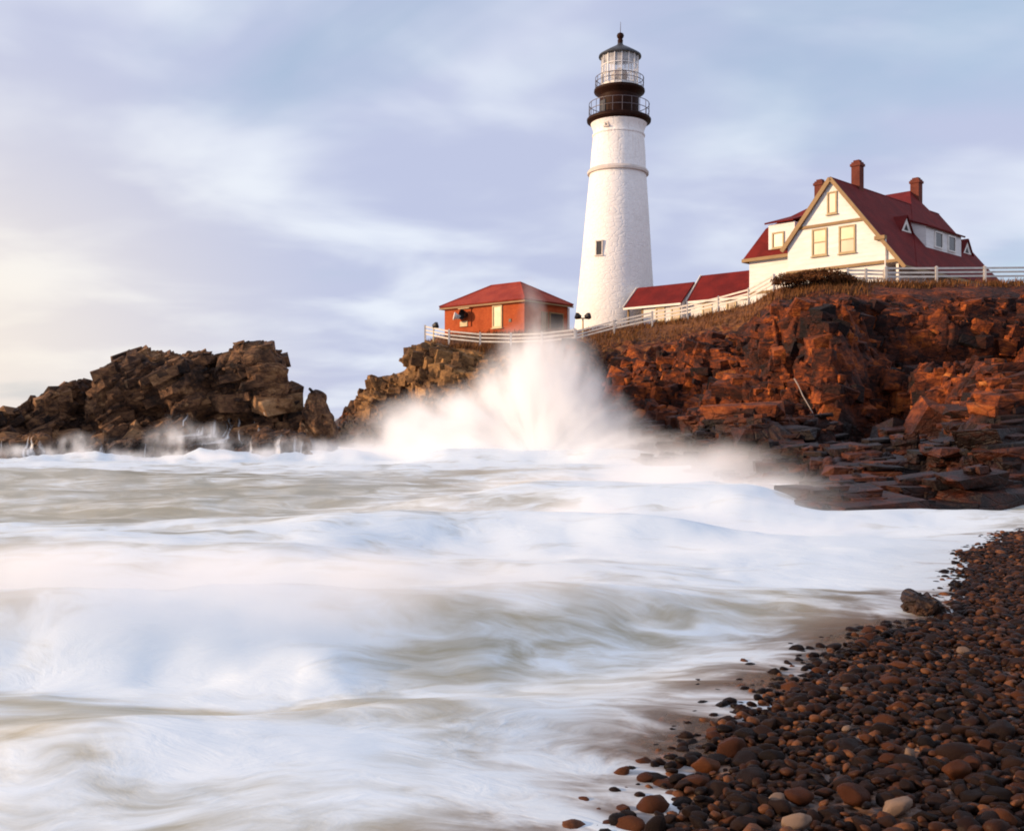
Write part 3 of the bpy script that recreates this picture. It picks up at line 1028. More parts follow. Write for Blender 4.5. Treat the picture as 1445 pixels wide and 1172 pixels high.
# ------------------------------------------------------------------ spray and mist volumes
def volume_object(name, blobs, lo, hi, noise_scale, noise_range, dens, label, stretch=(1, 1, 1), warp=0.8, fan=None):
    """box of air whose density is a sum of soft blobs broken by noise; blobs: (centre, sigma xyz, amount)"""
    mb = MB().box(lo[0], hi[0], lo[1], hi[1], lo[2], hi[2])
    m, t, out = material(name + '_air')
    oc = t.new('ShaderNodeTexCoord').outputs['Object']
    wn = t.noise(oc, 0.45, 2, 0.5)
    sub = t.new('ShaderNodeVectorMath', operation='SUBTRACT')
    t.l(wn.outputs['Color'], sub.inputs[0]); sub.inputs[1].default_value = (0.5, 0.5, 0.5)
    sc = t.new('ShaderNodeVectorMath', operation='SCALE')
    t.l(sub.outputs[0], sc.inputs[0]); sc.inputs['Scale'].default_value = warp * 2
    ad = t.new('ShaderNodeVectorMath', operation='ADD')
    t.l(oc, ad.inputs[0]); t.l(sc.outputs[0], ad.inputs[1])
    tot = None
    for c, s, a in blobs:
        d = t.new('ShaderNodeVectorMath', operation='SUBTRACT')
        t.l(ad.outputs[0], d.inputs[0]); d.inputs[1].default_value = tuple(c)
        e = t.new('ShaderNodeVectorMath', operation='MULTIPLY')
        t.l(d.outputs[0], e.inputs[0]); e.inputs[1].default_value = tuple(1 / q for q in s)
        g = t.new('ShaderNodeVectorMath', operation='DOT_PRODUCT')
        t.l(e.outputs[0], g.inputs[0]); t.l(e.outputs[0], g.inputs[1])
        v = t.math('MULTIPLY', t.math('EXPONENT', t.math('MULTIPLY', g.outputs['Value'], -0.5)), a)
        tot = v if tot is None else t.math('ADD', tot, v)
    n = t.noise(t.mapping(oc, stretch), noise_scale, 4, 0.6)
    k = t.mapr(n.outputs[0], noise_range[0], noise_range[1], noise_range[2], 1.25)
    if fan is not None:
        d = t.new('ShaderNodeVectorMath', operation='SUBTRACT')
        t.l(oc, d.inputs[0]); d.inputs[1].default_value = tuple(fan)
        sp = t.new('ShaderNodeSeparateXYZ'); t.l(d.outputs[0], sp.inputs[0])
        ang = t.math('ARCTAN2', sp.outputs[0], sp.outputs[2])
        rad = t.new('ShaderNodeVectorMath', operation='LENGTH'); t.l(d.outputs[0], rad.inputs[0])
        cb = t.new('ShaderNodeCombineXYZ')
        t.l(t.math('MULTIPLY', ang, 3.4), cb.inputs[0]); t.l(t.math('MULTIPLY', rad.outputs['Value'], 0.22), cb.inputs[1]); t.l(t.math('MULTIPLY', sp.outputs[1], 0.35), cb.inputs[2])
        fn = t.noise(cb.outputs[0], 1.6, 4, 0.6)
        k = t.math('MULTIPLY', k, t.mapr(fn.outputs[0], 0.34, 0.64, 0.35, 1.3))
    den = t.math('MULTIPLY', t.math('MULTIPLY', t.math('MAXIMUM', t.math('SUBTRACT', tot, 0.03), 0.0), k), dens)
    pv = t.new('ShaderNodeVolumePrincipled')
    pv.inputs['Color'].default_value = (1.0, 1.0, 1.0, 1)
    pv.inputs['Anisotropy'].default_value = 0.0
    t.l(den, pv.inputs['Density'])
    t.l(pv.outputs[0], out.inputs['Volume'])
    o = mb.build(name, m)
    tag(o, kind='stuff')
    o['label'] = label
    return o


def blob(px, py, d, sx, sy, sd, a):
    k = d / F
    return (P(px, py, d), (sx * k, sd, sy * k), a)


SPRAY = [blob(768, 592, 49, 36, 50, 1.6, 2.8), blob(764, 527, 50, 25, 28, 1.1, 0.7), blob(655, 618, 50, 60, 26, 1.5, 2.2), blob(700, 590, 50, 34, 26, 1.2, 0.8), blob(832, 618, 47, 36, 24, 1.5, 1.7),
         blob(735, 642, 47, 120, 14, 1.8, 1.6), blob(752, 455, 50, 9, 38, 0.6, 0.35), blob(895, 645, 42, 55, 18, 1.6, 0.8), blob(560, 640, 52, 50, 10, 1.6, 0.7)]
volume_object('sea_spray', SPRAY, (-10.5, 39, -0.2), (8.2, 54.5, 9.2), 0.55, (0.35, 0.68, 0.25), 1.7, 'tall burst of white spray in front of the red brick building', (1, 1, 0.6), 0.8, P(755, 655, 49))
MIST = [blob(1085, 722, 20.5, 40, 14, 0.9, 0.9), blob(1150, 728, 20, 45, 8, 0.8, 0.5), blob(985, 668, 31, 70, 18, 1.8, 1.0), blob(1060, 700, 23, 55, 18, 1.1, 0.9), blob(1060, 705, 24.5, 45, 16, 1.2, 0.8), blob(900, 700, 26, 120, 14, 2.0, 0.9), blob(780, 745, 19, 150, 18, 1.8, 0.7),
        blob(1130, 742, 19, 70, 10, 1.2, 0.5), blob(960, 790, 15, 110, 18, 1.4, 0.45), blob(560, 770, 16, 160, 16, 1.4, 0.22)]
volume_object('wave_mist', MIST, (-6.5, 11.5, -0.1), (9.6, 35.5, 1.95), 0.8, (0.3, 0.7, 0.3), 1.05, 'soft white mist drifting over the breaking wave', (0.6, 1, 1))
volume_object('foam_mist', [(P(290, 622, 45.8), (1.5, 0.45, 0.32), 1.0), (P(250, 616, 46.2), (0.4, 0.4, 0.45), 0.8), (P(410, 632, 46.2), (0.9, 0.45, 0.27), 0.8), (P(200, 645, 45.2), (3.0, 0.6, 0.16), 0.9),
               (P(50, 640, 45), (2.0, 0.6, 0.2), 0.8), (P(105, 628, 45.3), (0.7, 0.5, 0.22), 0.9), (P(350, 645, 45.4), (3.0, 0.6, 0.15), 0.9), (P(475, 636, 48), (1.6, 1.2, 0.18), 0.8)],
              (-25, 42.5, -0.2), (-6.2, 50, 2.6), 1.1, (0.42, 0.64, 0.03), 1.15, 'broken white water surging up the foot of the rock islet', (1.1, 1, 0.65), 0.7)
MIST2 = [((-3.6, 8.7, 0.62), (2.4, 0.55, 0.14), 0.9), ((-1.0, 8.9, 0.5), (0.9, 0.5, 0.12), 0.5), (P(150, 830, 9.2), (1.9, 0.7, 0.16), 1.0), (P(20, 840, 9.0), (1.4, 0.8, 0.2), 0.8), (P(420, 850, 9.2), (1.2, 0.6, 0.15), 0.7), (P(620, 850, 10.0), (1.2, 0.6, 0.15), 0.6), (P(820, 870, 9.6), (0.9, 0.5, 0.14), 0.4)]
volume_object('crest_mist', MIST2, (-8.5, 6.9, -0.1), (3.0, 11.4, 1.25), 1.6, (0.3, 0.7, 0.2), 1.1, 'thin mist over the wave crest nearest the camera', (0.6, 1, 1), 0.25)

# ------------------------------------------------------------------ lighthouse
def build_lighthouse():
    m = 87 / F
    base = P(868, 475, 87)
    z = lambda y: (475 - y) * m
    t = empty('lighthouse', base, 0, 'tall white round lighthouse tower with black lantern gallery on the headland', 'lighthouse')
    t.rotation_euler = (0, R(1.0), 0)
    prof = [(3.85, -1.0), (3.62, 0)]
    for k in range(1, 13):
        y = 475 + (248 - 475) * k / 12
        prof.append((np.interp(y, [248, 300, 360, 430, 475], [2.47, 2.74, 3.02, 3.36, 3.62]), z(y)))
    prof += [(2.42, z(238)), (2.34, z(215)), (2.22, z(193)), (2.20, z(186)), (2.33, z(180)), (2.45, z(176))]
    MB().lathe(prof, 72).build('tower', M['tower'], t, 40)
    MB().lathe([(2.40, z(248)), (2.66, z(247)), (2.68, z(244)), (2.55, z(241)), (2.40, z(240))], 72).build('belt_course', M['belt'], t, 40)
    MB().lathe([(2.24, z(194)), (2.30, z(193)), (2.30, z(191.5)), (2.20, z(191))], 72).build('belt_course', M['tower'], t, 40)
    MB().lathe([(2.40, z(177)), (2.5, z(174.5)), (2.78, z(172.5)), (2.80, z(169.5)), (2.74, z(168.5)), (1.7, z(168))], 64).build('gallery_deck', M['black'], t, 40)

    def railing(r, y0, y1, n, rails):
        b = MB()
        for k in range(n):
            an = 2 * math.pi * k / n
            c, s = r * math.cos(an), r * math.sin(an)
            b.tube((c, s, z(y0)), (c, s, z(y1)), 0.026, n=6)
        for q in rails:
            zz = z(y0) + (z(y1) - z(y0)) * q
            pr = [(r - 0.022, zz - 0.022), (r + 0.022, zz - 0.022), (r + 0.022, zz + 0.022), (r - 0.022, zz + 0.022)]
            b.lathe(pr, 48, True)
        b.build('railing', M['rail'], t)
    railing(2.62, 168, 148, 20, (0.5, 1.0))
    w = MB().lathe([(1.72, z(168)), (1.72, z(136))], 48).build('watch_room', M['black'], t, 40)
    # door in the drum, on the seaward side
    b = MB(); an = R(-150)
    c, s = math.cos(an), math.sin(an)
    b.bar((1.68 * c, 1.68 * s, z(167)), (1.68 * c, 1.68 * s, z(146)), 0.7, 0.16, (c, s, 0))
    b.build('door', M['roofiron'], w)
    MB().lathe([(1.73, z(137)), (1.80, z(135)), (2.18, z(131.5)), (2.22, z(130)), (2.20, z(127.5)), (1.4, z(127))], 64).build('gallery_deck', M['black'], t, 40)
    railing(2.1, 125, 111, 18, (0.55, 1.0))
    # lantern
    MB().lathe([(1.60, z(124)), (1.62, z(121))], 16).build('lantern_sill', M['mullion'], t)
    g = MB(); n = 16
    g.lathe([(1.58, z(121)), (1.58, z(82))], n)
    g.f = g.f[:-2]
    g.build('lantern_glass', M['glass'], t)
    b = MB()
    for k in range(n):
        an = 2 * math.pi * k / n
        c, s = 1.61 * math.cos(an), 1.61 * math.sin(an)
        b.bar((c, s, z(122)), (c, s, z(81)), 0.07, 0.07, (math.cos(an), math.sin(an), 0))
    for y in (95, 108):
        b.lathe([(1.60, z(y) - 0.03), (1.65, z(y) - 0.03), (1.65, z(y) + 0.03), (1.60, z(y) + 0.03)], n, True)
    b.build('mullion', M['mullion'], t)
    ln = MB().lathe([(0.35, z(123)), (0.45, z(120)), (0.3, z(118)), (0.55, z(115)), (0.7, z(110)), (0.72, z(106)), (0.6, z(101)), (0.3, z(98)), (0.1, z(96))], 24)
    ln.build('beacon_lens', M['lens'], t, 30)
    MB().lathe([(1.6, z(81.5)), (1.86, z(81)), (1.84, z(79)), (1.45, z(75)), (0.95, z(70)), (0.55, z(66.5)), (0.3, z(64)), (0.24, z(62))], 32).build('lantern_roof', M['roofiron'], t, 50)
    v = MB().lathe([(0.22, z(62.5)), (0.24, z(57)), (0.18, z(55)), (0.28, z(53)), (0.32, z(50.5)), (0.26, z(48)), (0.1, z(46.5))], 20).build('ventilator', M['black'], t, 50)
    MB().tube((0, 0, z(47)), (0, 0, z(31)), 0.035, 0.015, 6).build('lightning_rod', M['rail'], v)
    # window on the shaft (towards the camera, left of the axis)
    def shaft_window(px, y, wd, ht, name, r):
        dx = (px - 873.5) * m if y < 300 else (px - 870.5) * m
        an = -math.pi / 2 + math.asin(dx / r)
        c, s = math.cos(an), math.sin(an)
        b = MB()
        zz = z(y)
        tl = Vector((-s, c, 0)); nn = Vector((c, s, 0))
        cc = nn * (r + 0.03) + Vector((0, 0, zz))
        for sgn in (-1, 1):
            b.bar(cc + tl * sgn * (wd / 2) - Vector((0, 0, ht / 2)), cc + tl * sgn * (wd / 2) + Vector((0, 0, ht / 2)), 0.09, 0.16, nn)
        b.bar(cc - tl * (wd / 2 + .05) + Vector((0, 0, ht / 2)), cc + tl * (wd / 2 + .05) + Vector((0, 0, ht / 2)), 0.16, 0.09)
        f = b.build(name, M['belt'], t)
        b = MB(); b.bar(cc - tl * (wd / 2 + .12) - Vector((0, 0, ht / 2 + .05)), cc + tl * (wd / 2 + .12) - Vector((0, 0, ht / 2 + .05)), 0.3, 0.1)
        b.build('sill', M['belt'], f)
        b = MB(); b.bar(cc - nn * 0.03 - Vector((0, 0, ht / 2)), cc - nn * 0.03 + Vector((0, 0, ht / 2)), wd - .05, 0.1, nn)
        b.build('pane', M['pane_dark'], f)
    shaft_window(843, 357, 0.6, 1.2, 'window', 3.0)
    shaft_window(854, 184, 0.28, 0.28, 'vent_opening', 2.2)


build_lighthouse()


# ------------------------------------------------------------------ window helper for flat walls (local frame, wall in plane y = y0 facing -y)
def wall_window(parent, x0, x1, z0, z1, y0=0.0, pane='pane_dark', split=True, frame='white', axis='x'):
    def bx(b, a0, a1, d0, d1, h0, h1):
        if axis == 'x': b.box(a0, a1, y0 - d1, y0 - d0, h0, h1)
        else: b.box(y0 + d0, y0 + d1, a0, a1, h0, h1)
    fw = 0.11
    b = MB()
    bx(b, x0 - fw, x0, 0.0, 0.09, z0 - fw, z1 + fw); bx(b, x1, x1 + fw, 0.0, 0.09, z0 - fw, z1 + fw)
    bx(b, x0, x1, 0.0, 0.09, z1, z1 + fw); bx(b, x0, x1, 0.0, 0.09, z0 - fw, z0)
    if split: bx(b, x0, x1, 0.0, 0.06, (z0 + z1) / 2 - 0.04, (z0 + z1) / 2 + 0.04)
    f = b.build('window', M[frame], parent)
    if split:
        b = MB(); bx(b, x0, x1, 0.0, 0.03, (z0 + z1) / 2 + 0.04, z1); b.build('pane', M[pane], f)
        b = MB(); bx(b, x0, x1, 0.0, 0.03, z0, (z0 + z1) / 2 - 0.04); b.build('pane', M['pane_low' if pane == 'pane_blind' else pane], f)
    else:
        b = MB(); bx(b, x0, x1, 0.0, 0.03, z0, z1); b.build('pane', M[pane], f)
    b = MB(); bx(b, x0 - 0.18, x1 + 0.18, 0.0, 0.16, z0 - fw - 0.07, z0 - fw - 0.003); b.build('sill', M[frame], f)
    return f


def frame_of(org, a):
    """local axes: x to the right along the front wall, y away from the camera"""
    xd = np.array([math.cos(a), -math.sin(a)]); yd = np.array([math.sin(a), math.cos(a)])
    def loc(px, py, yl=0.0):
        """local (x, z) where the sight line through a pixel meets the plane y_local = yl"""
        r = np.array([(px - CX) / F, 1.0])
        # org + x*xd + yl*yd = k*r
        A = np.array([[xd[0], -r[0]], [xd[1], -r[1]]])
        sol = np.linalg.solve(A, -(np.array(org[:2]) + yl * yd))
        return sol[0], CAMZ + (HY - py) / F * sol[1] - org[2]
    def locs(px, py, xl):
        """local (y, z) on the plane x_local = xl"""
        r = np.array([(px - CX) / F, 1.0])
        A = np.array([[yd[0], -r[0]], [yd[1], -r[1]]])
        sol = np.linalg.solve(A, -(np.array(org[:2]) + xl * xd))
        return sol[0], CAMZ + (HY - py) / F * sol[1] - org[2]
    return loc, locs


# ------------------------------------------------------------------ red brick building
def build_brick():
    a = R(41)
    org = (0.93, 75.0, 8.2)
    loc, locs = frame_of(org, a)
    L, W, H, HR = 8.45, 5.35, 2.8, 4.55
    t = empty('brick_building', org, -a, 'low red brick building with hipped red roof at the cliff edge, left of the tower', 'building')
    w = MB().box(-L, 0, 0, W, -0.8, H).build('wall', M['brick'], t)
    MB().box(-L - .06, .06, -.06, W + .06, -0.8, 0.25).build('foundation', M['belt'], t)
    o = 0.32
    e = [(-L - o, -o, H), (o, -o, H), (o, W + o, H), (-L - o, W + o, H)]
    r0, r1 = (-L + W / 2, W / 2, HR), (-W / 2, W / 2, HR)
    b = MB()
    b.slab([e[0], e[1], r1, r0], 0.12); b.slab([e[1], e[2], r1], 0.12); b.slab([e[2], e[3], r0, r1], 0.12); b.slab([e[3], e[0], r0], 0.12)
    rf = b.build('roof', M['hutroof'], t)
    b = MB()
    for p, q in ((e[0], r0), (e[1], r1), (e[2], r1), (e[3], r0), (r0, r1)): b.tube(p, q, 0.07, n=6)
    b.build('ridge_cap', M['hutroof'], rf)
    b = MB()
    b.box(-L - o, o, -o, -o + .05, H - .24, H - .13); b.box(-L - o, -L - o + .05, -o, W + o, H - .24, H - .13); b.box(o - .05, o, -o + .053, W + o, H - .24, H - .13)
    b.build('fascia', M['tan'], rf)
    # shuttered window on the long wall
    x0, z1 = loc(697, 433); x1, z0 = loc(707.5, 460)
    wall_window(t, x0, x1, z0, z1, 0.0, 'pane_blind', False, 'cream')
    # fog horn: square cream panel, dark mouth and pale bent horn
    hx, hz = loc(657, 446)
    h = MB().box(hx - .75, hx + .65, -0.08, 0.0, hz - .85, hz + .62).build('foghorn_panel', M['brick'], t)
    MB().box(hx - .5, hx + .3, -0.14, -0.083, hz - .82, hz - .42).build('bracket', M['cream'], h)
    b = MB(); b.tube((hx + .18, -0.083, hz + .08), (hx + .1, -0.55, hz + .08), 0.22, 0.42, 20, False)
    b.tube((hx + .17, -0.09, hz + .08), (hx + .165, -0.11, hz + .08), 0.21, 0.21, 20)
    b.build('horn_mouth', M['gap'], h, 40)
    b = MB(); b.tube((hx - .3, -0.083, hz - .1), (hx - .42, -0.5, hz - .06), 0.14, 0.2, 16); b.tube((hx - .42, -0.5, hz - .06), (hx - .6, -0.72, hz), 0.2, 0.33, 16)
    b.build('horn', M['white'], h, 40)
    b = MB(); b.bar((hx - .6, -.1, hz + .6), (hx + .6, -.1, hz + .6), 0.3, 0.06); b.build('hood', M['cream'], h)
    # short wall: door and pale panel
    y0, zt = locs(776, 442, 0.0); y1, zb = locs(793, 469, 0.0)
    d = MB().box(0.0, 0.05, y0, y1, 0.05, zt).build('door', M['gap'], t)
    b = MB(); b.box(0, .09, y0 - .12, y0, 0.05, zt + .1); b.box(0, .09, y1, y1 + .12, 0.05, zt + .1); b.box(0, .09, y0, y1, zt, zt + .1)
    b.build('door_frame', M['tan'], d)
    b = MB(); b.box(.05, .09, y0 + .1, y0 + .16, 1.0, 1.15); b.build('handle', M['rail'], d)
    p0, _ = locs(765, 450, 0.0); p1, _ = locs(771, 450, 0.0)
    wall_window(t, p0, p1, 0.55, 1.9, 0.0, 'pane_low', False, 'tan', 'y')
    MB().box(-0.02, 0.10, W - .05, W + .10, 0.0, H - .25).build('downpipe', M['white'], t)
    # small vent block
    vx, vz = loc(720, 452)
    MB().box(vx - .12, vx + .12, -0.05, 0, vz - .12, vz + .12).build('vent', M['gap'], t)


build_brick()


# ------------------------------------------------------------------ two white sheds between tower and house
def build_shed(px_l, d_l, px_r, d_r, eave_y, ridge_y, depth, label, porch, kindw):
    pl, pr = P(px_l, 0, d_l), P(px_r, 0, d_r)
    v = pr[:2] - pl[:2]
    L = float(np.hypot(*v)); a = -math.atan2(v[1], v[0])
    org = (pr[0], pr[1], 8.7)
    loc, locs = frame_of(org, a)
    ze = CAMZ + (HY - eave_y) / F * (d_l + d_r) / 2 - org[2]
    dr = (d_l + d_r) / 2 + depth / 2 * math.cos(a)
    zr = CAMZ + (HY - ridge_y) / F * dr - org[2]
    t = empty('shed', org, -a, label, 'shed', 'white red-roofed sheds between tower and house')
    o = 0.28
    x0 = -L + (1.7 if porch else 0)
    sl = (zr - ze) / (depth / 2 + o)
    zw = ze + sl * o - 0.14
    prof = [(0, -1.0), (depth, -1.0), (depth, zw), (depth / 2, zr - 0.16), (0, zw)]
    vs = [(x, y, z) for x in (x0, 0) for y, z in prof]
    w = MB().add(vs, [(0, 1, 2, 3, 4), (9, 8, 7, 6, 5)] + [(k, (k + 1) % 5, 5 + (k + 1) % 5, 5 + k) for k in range(5)]).build('wall', M['siding'], t)
    b = MB()
    b.slab([(-L - .1, -o, ze), (.1, -o, ze), (.1, depth / 2, zr), (-L - .1, depth / 2, zr)], 0.12)
    b.slab([(.1, depth + o, ze), (-L - .1, depth + o, ze), (-L - .1, depth / 2, zr), (.1, depth / 2, zr)], 0.12)
    rf = b.build('roof', M['redroof'], t)
    b = MB()
    for y in (-o, depth + o):
        b.bar((-L - .13, y, ze - .05), (-L - .13, depth / 2, zr - .05), 0.06, 0.26)
    b.build('bargeboard', M['white'], rf)
    b = MB(); b.bar((-L - .1, -o - .03, ze - .1), (.1, -o - .03, ze - .1), 0.05, 0.16); b.build('fascia', M['white'], rf)
    if porch:
        for q in (-L + .15, x0 - .12):
            MB().box(q - .07, q + .07, 0.0, 0.14, -1.0, zw - .02).build('post', M['tan'], t)
    for q in kindw:
        wx = x0 + (0 - x0) * q
        wall_window(t, wx - .32, wx + .32, zw - 1.35, zw - .45, 0.0, 'pane_low', True, 'cream')


build_shed(884, 82.0, 962, 78.4, 431, 402, 3.4, 'lower white shed with red roof and open porch beside the tower base', True, (0.45, 0.85))
build_shed(973, 78.6, 1059, 75.0, 421.5, 384, 3.8, 'taller white shed with steep red roof joined to the keeper\'s house', False, (0.3, 0.7))


# ------------------------------------------------------------------ keeper's house
def build_house():
    a = R(46)
    G = (25.0, 64.0, 9.0)
    loc, locs = frame_of(G, a)
    t = empty('keepers_house', G, -a, 'large white clapboard keeper\'s house with steep dark red roof and three chimneys', 'house')
    B = -1.2
    zr, tp = 9.32, -4.78           # ridge
    LN = 16.7
    sl, sr = 1.23, 1.27
    zl = lambda x: zr + (x - tp) * sl          # left slope height (x < tp)
    zrr = lambda x: zr - (x - tp) * sr         # right slope
    ztrim = 3.05
    xl = -8.1
    w = MB()
    w.prism([(xl, B), (-1.0, B), (-1.0, ztrim), (xl, ztrim)], 0.0, LN - .2)
    w.build('wall', M['siding'], t)
    w = MB()
    w.prism([(xl, ztrim + .003), (-0.02, ztrim + .003), (-0.02, zrr(-0.02) - .22), (tp, zr - .24), (xl, zl(xl) - .22)], -0.06, LN)
    w.build('wall', M['siding'], t)
    # porch posts under the catslide
    for y in (0.15, 4.0, 8.0, 12.0, 15.6):
        MB().box(-0.35, -0.18, y - .09, y + .09, B, ztrim).build('porch_post', M['white'], t)
    ov = -0.26
    b = MB().slab([(0.36, ov, zrr(0.36)), (0.36, LN + .3, zrr(0.36)), (tp, LN + .3, zr), (tp, ov, zr)], 0.16)
    b.slab([(tp, ov, zr), (tp, LN + .3, zr), (-8.4, LN + .3, zl(-8.4)), (-8.4, ov, zl(-8.4))], 0.16)
    rf = b.build('roof', M['redroof'], t)
    # rear hipped part a little higher
    rz, ry = 10.9, 14.6
    re = 2.85
    xe = -5.97 + (rz - re) / sr
    q = [(xe, ry - 13, re), (xe, LN + .75, re), (-11.5, LN + .75, re + 3), (-11.5, ry - 13 * 5.05 / 8.05, re + 3)]
    r0, r1 = (-5.97, ry, rz), (-9.5, ry, rz)
    b = MB().slab([q[0], q[1], r0], 0.14)
    b.slab([q[1], q[2], r1, r0], 0.14); b.slab([q[3], q[0], r0, r1], 0.14); b.slab([q[2], q[3], r1], 0.14)
    b.build('rear_roof', M['redroof'], t)
    # bargeboards
    b = MB().bar((tp, ov - .04, zr - .12), (-8.45, ov - .04, zl(-8.45) - .12), 0.10, 0.30)
    b.build('bargeboard', M['tan'], rf)
    b = MB().bar((tp, ov - .04, zr - .12), (0.40, ov - .04, zrr(0.40) - .12), 0.10, 0.24)
    b.build('bargeboard', M['tan'], rf)
    b = MB().bar((.36, ov, zrr(.36) - .1), (.36, LN + .3, zrr(.36) - .1), 0.08, 0.2); b.build('gutter', M['tan'], rf)
    # trims across the gable
    zt2 = 15.15 - G[2]
    xa, xb = tp - (zr - zt2) / sl + .25, tp + (zr - zt2) / sr - .25
    MB().box(xa, xb, -0.16, -0.063, zt2 - .1, zt2 + .1).build('trim_board', M['tan'], t)
    MB().box(xl - .05, 0.0, -0.22, -0.063, ztrim + .01, ztrim + .2).build('trim_board', M['tan'], t)
    # gable eave return
    MB().box(-1.6, -0.9, -0.42, -0.063, 4.6, 4.85).build('eave_bracket', M['tan'], t)
    # windows in the gable wall
    for (p0, p1, y0, y1, spl) in ((1149, 1166, 325, 359, True), (1187, 1206, 320.5, 355, True), (1170.5, 1180, 273, 300, False)):
        x0, z1 = loc((p0 + p1) / 2 - (p1 - p0) / 2, y0); x1, z0 = loc(p1, y1)
        _, z1 = loc((p0 + p1) / 2, y0); _, z0 = loc((p0 + p1) / 2, y1)
        wall_window(t, x0, x1, z0, z1, -0.06, 'pane_blind' if spl else 'pane_low', spl, 'sash')
    for p0, p1 in ((1203, 1214), (1150, 1161)):
        x0, _ = loc(p0, 390); x1, _ = loc(p1, 390)
        wall_window(t, x0, x1, 0.6, 2.2, 0.0, 'pane_low', True, 'white')
    x0, _ = loc(1121, 390); x1, _ = loc(1131, 390)
    wall_window(t, x0, x1, 0.6, 2.2, 0.0, 'pane_low', True, 'white')
    # drain pipe at the corner
    MB().tube((-0.95, -.18, B), (-0.95, -.18, 4.6), 0.06, n=8).build('downpipe', M['white'], t)

    def chimney(x, y, ztop, wd, zbot):
        c = MB().box(x - wd / 2, x + wd / 2, y - wd / 2, y + wd / 2, zbot, ztop).build('chimney', M['chimney'], t)
        b = MB().box(x - wd / 2 - .07, x + wd / 2 + .07, y - wd / 2 - .07, y + wd / 2 + .07, ztop - .3, ztop - .12)
        b.box(x - wd / 2 + .1, x + wd / 2 - .1, y - wd / 2 + .1, y + wd / 2 - .1, ztop + .002, ztop + .14)
        b.build('chimney_cap', M['chimney'], c)
    chimney(tp, 3.6, 10.95, 0.62, 8.2)
    chimney(-5.6, 14.9, 11.75, 0.68, 9.2)
    chimney(-8.4, 5.0, 10.45, 0.62, 7.2)
    # shed dormer on the right slope
    xf = -1.3
    d0, d1, zb, zt = 6.75, 12.8, zrr(xf) - .1, 6.45
    xk = tp + (zr - 7.25) / sr
    vs = [(xf, zb), (xf, zt), (xk, 7.2), (xk - .02, zb)]
    b = MB(); b.prism(vs, d0, d1)
    dm = b.build('dormer', M['siding'], t)
    dr = MB().slab([(xf + .25, d0 - .2, zt + .02), (xf + .25, d1 + .2, zt + .02), (xk - .1, d1 + .2, 7.36), (xk - .1, d0 - .2, 7.36)], 0.12)
    dr.build('dormer_roof', M['redroof'], dm)
    b = MB()
    def dwin(c):
        b = MB()
        y0, y1, z0, z1 = c - .55, c + .55, zb + .4, zt - .28
        for u0, u1, w0, w1 in ((y0 - .12, y0, z0 - .1, z1 + .1), (y1, y1 + .12, z0 - .1, z1 + .1), (y0, y1, z1, z1 + .1), (y0, y1, z0 - .1, z0)):
            b.box(xf, xf + .09, u0, u1, w0, w1)
        f = b.build('dormer_window', M['white'], dm)
        MB().box(xf, xf + .04, y0, y1, z0, z1).build('pane', M['pane_dark'], f)
    dwin(8.75); dwin(11.0)
    # two little triangular dormers
    for c, xq, dz in ((5.5, -2.15, 0.0), (14.9, -1.7, 0.04)):
        zq = zrr(xq) - .1 + dz
        b = MB(); k = tp + (zr - zq - 1.15) / sr
        b.add([(xq, c - .95, zq), (xq, c + .95, zq), (xq, c, zq + 1.15), (k - .1, c, zq + 1.15), (k - .1, c - .9, zq), (k - .1, c + .9, zq)],
              [(0, 1, 2), (0, 2, 3, 4), (1, 5, 3, 2), (3, 5, 4), (0, 4, 5, 1)])
        td = b.build('gablet', M['white'], t)
        b = MB()
        b.slab([(xq + .12, c - 1.0, zq + .0), (xq + .12, c, zq + 1.22), (k - .1, c, zq + 1.22), (k - .1, c - 1.0, zq + .0)][::-1], 0.06)
        b.slab([(xq + .12, c + 1.0, zq + .0), (k - .1, c + 1.0, zq + .0), (k - .1, c, zq + 1.22), (xq + .12, c, zq + 1.22)][::-1], 0.06)
        b.build('gablet_roof', M['redroof'], td)
        b = MB(); b.add([(xq + .02, c - .32, zq + .2), (xq + .02, c + .32, zq + .2), (xq + .02, c, zq + .62), (xq - .05, c - .32, zq + .2), (xq - .05, c + .32, zq + .2), (xq - .05, c, zq + .62)],
                        [(0, 1, 2), (5, 4, 3), (0, 3, 4, 1), (1, 4, 5, 2), (2, 5, 3, 0)])
        b.build('louvre', M['gap'], td)
    # left wing with broken (gambrel) hip roof
    x0, x1, y0, y1 = -12.4, xl - .003, 1.8, 9.0
    ze, zk, zz = 4.8, 7.1, 9.0
    MB().box(x0, x1, y0, y1, B, ze - .02).build('wing_wall', M['siding'], t)
    MB().box(x0 - .05, x1, y0 - .08, y0 - .003, 2.2, 2.38).build('trim_board', M['tan'], t)
    e = [(x0 - .35, y0 - .35, ze), (x1, y0 - .35, ze), (x1, y1 + .35, ze), (x0 - .35, y1 + .35, ze)]
    k = [(x0 + .95, y0 + .75, zk), (x1, y0 + .75, zk), (x1, y1 - .75, zk), (x0 + .95, y1 - .75, zk)]
    r0, r1 = (x0 + 3.6, (y0 + y1) / 2, zz), (x1, (y0 + y1) / 2, zz)
    b = MB()
    b.slab([e[0], e[1], k[1], k[0]], .12); b.slab([e[3], e[0], k[0], k[3]], .12); b.slab([e[2], e[3], k[3], k[2]], .12)
    b.slab([k[0], k[1], r1, r0], .12); b.slab([k[3], k[0], r0], .12); b.slab([k[2], k[3], r0, r1], .12)
    wr = b.build('wing_roof', M['redroof'], t)
    b = MB(); b.bar((x0 - .37, y0 - .4, ze - .1), (x1, y0 - .4, ze - .1), .1, .24); b.bar((x0 - .4, y0 - .35, ze - .1), (x0 - .4, y1, ze - .1), .1, .24)
    b.build('fascia', M['tan'], wr)
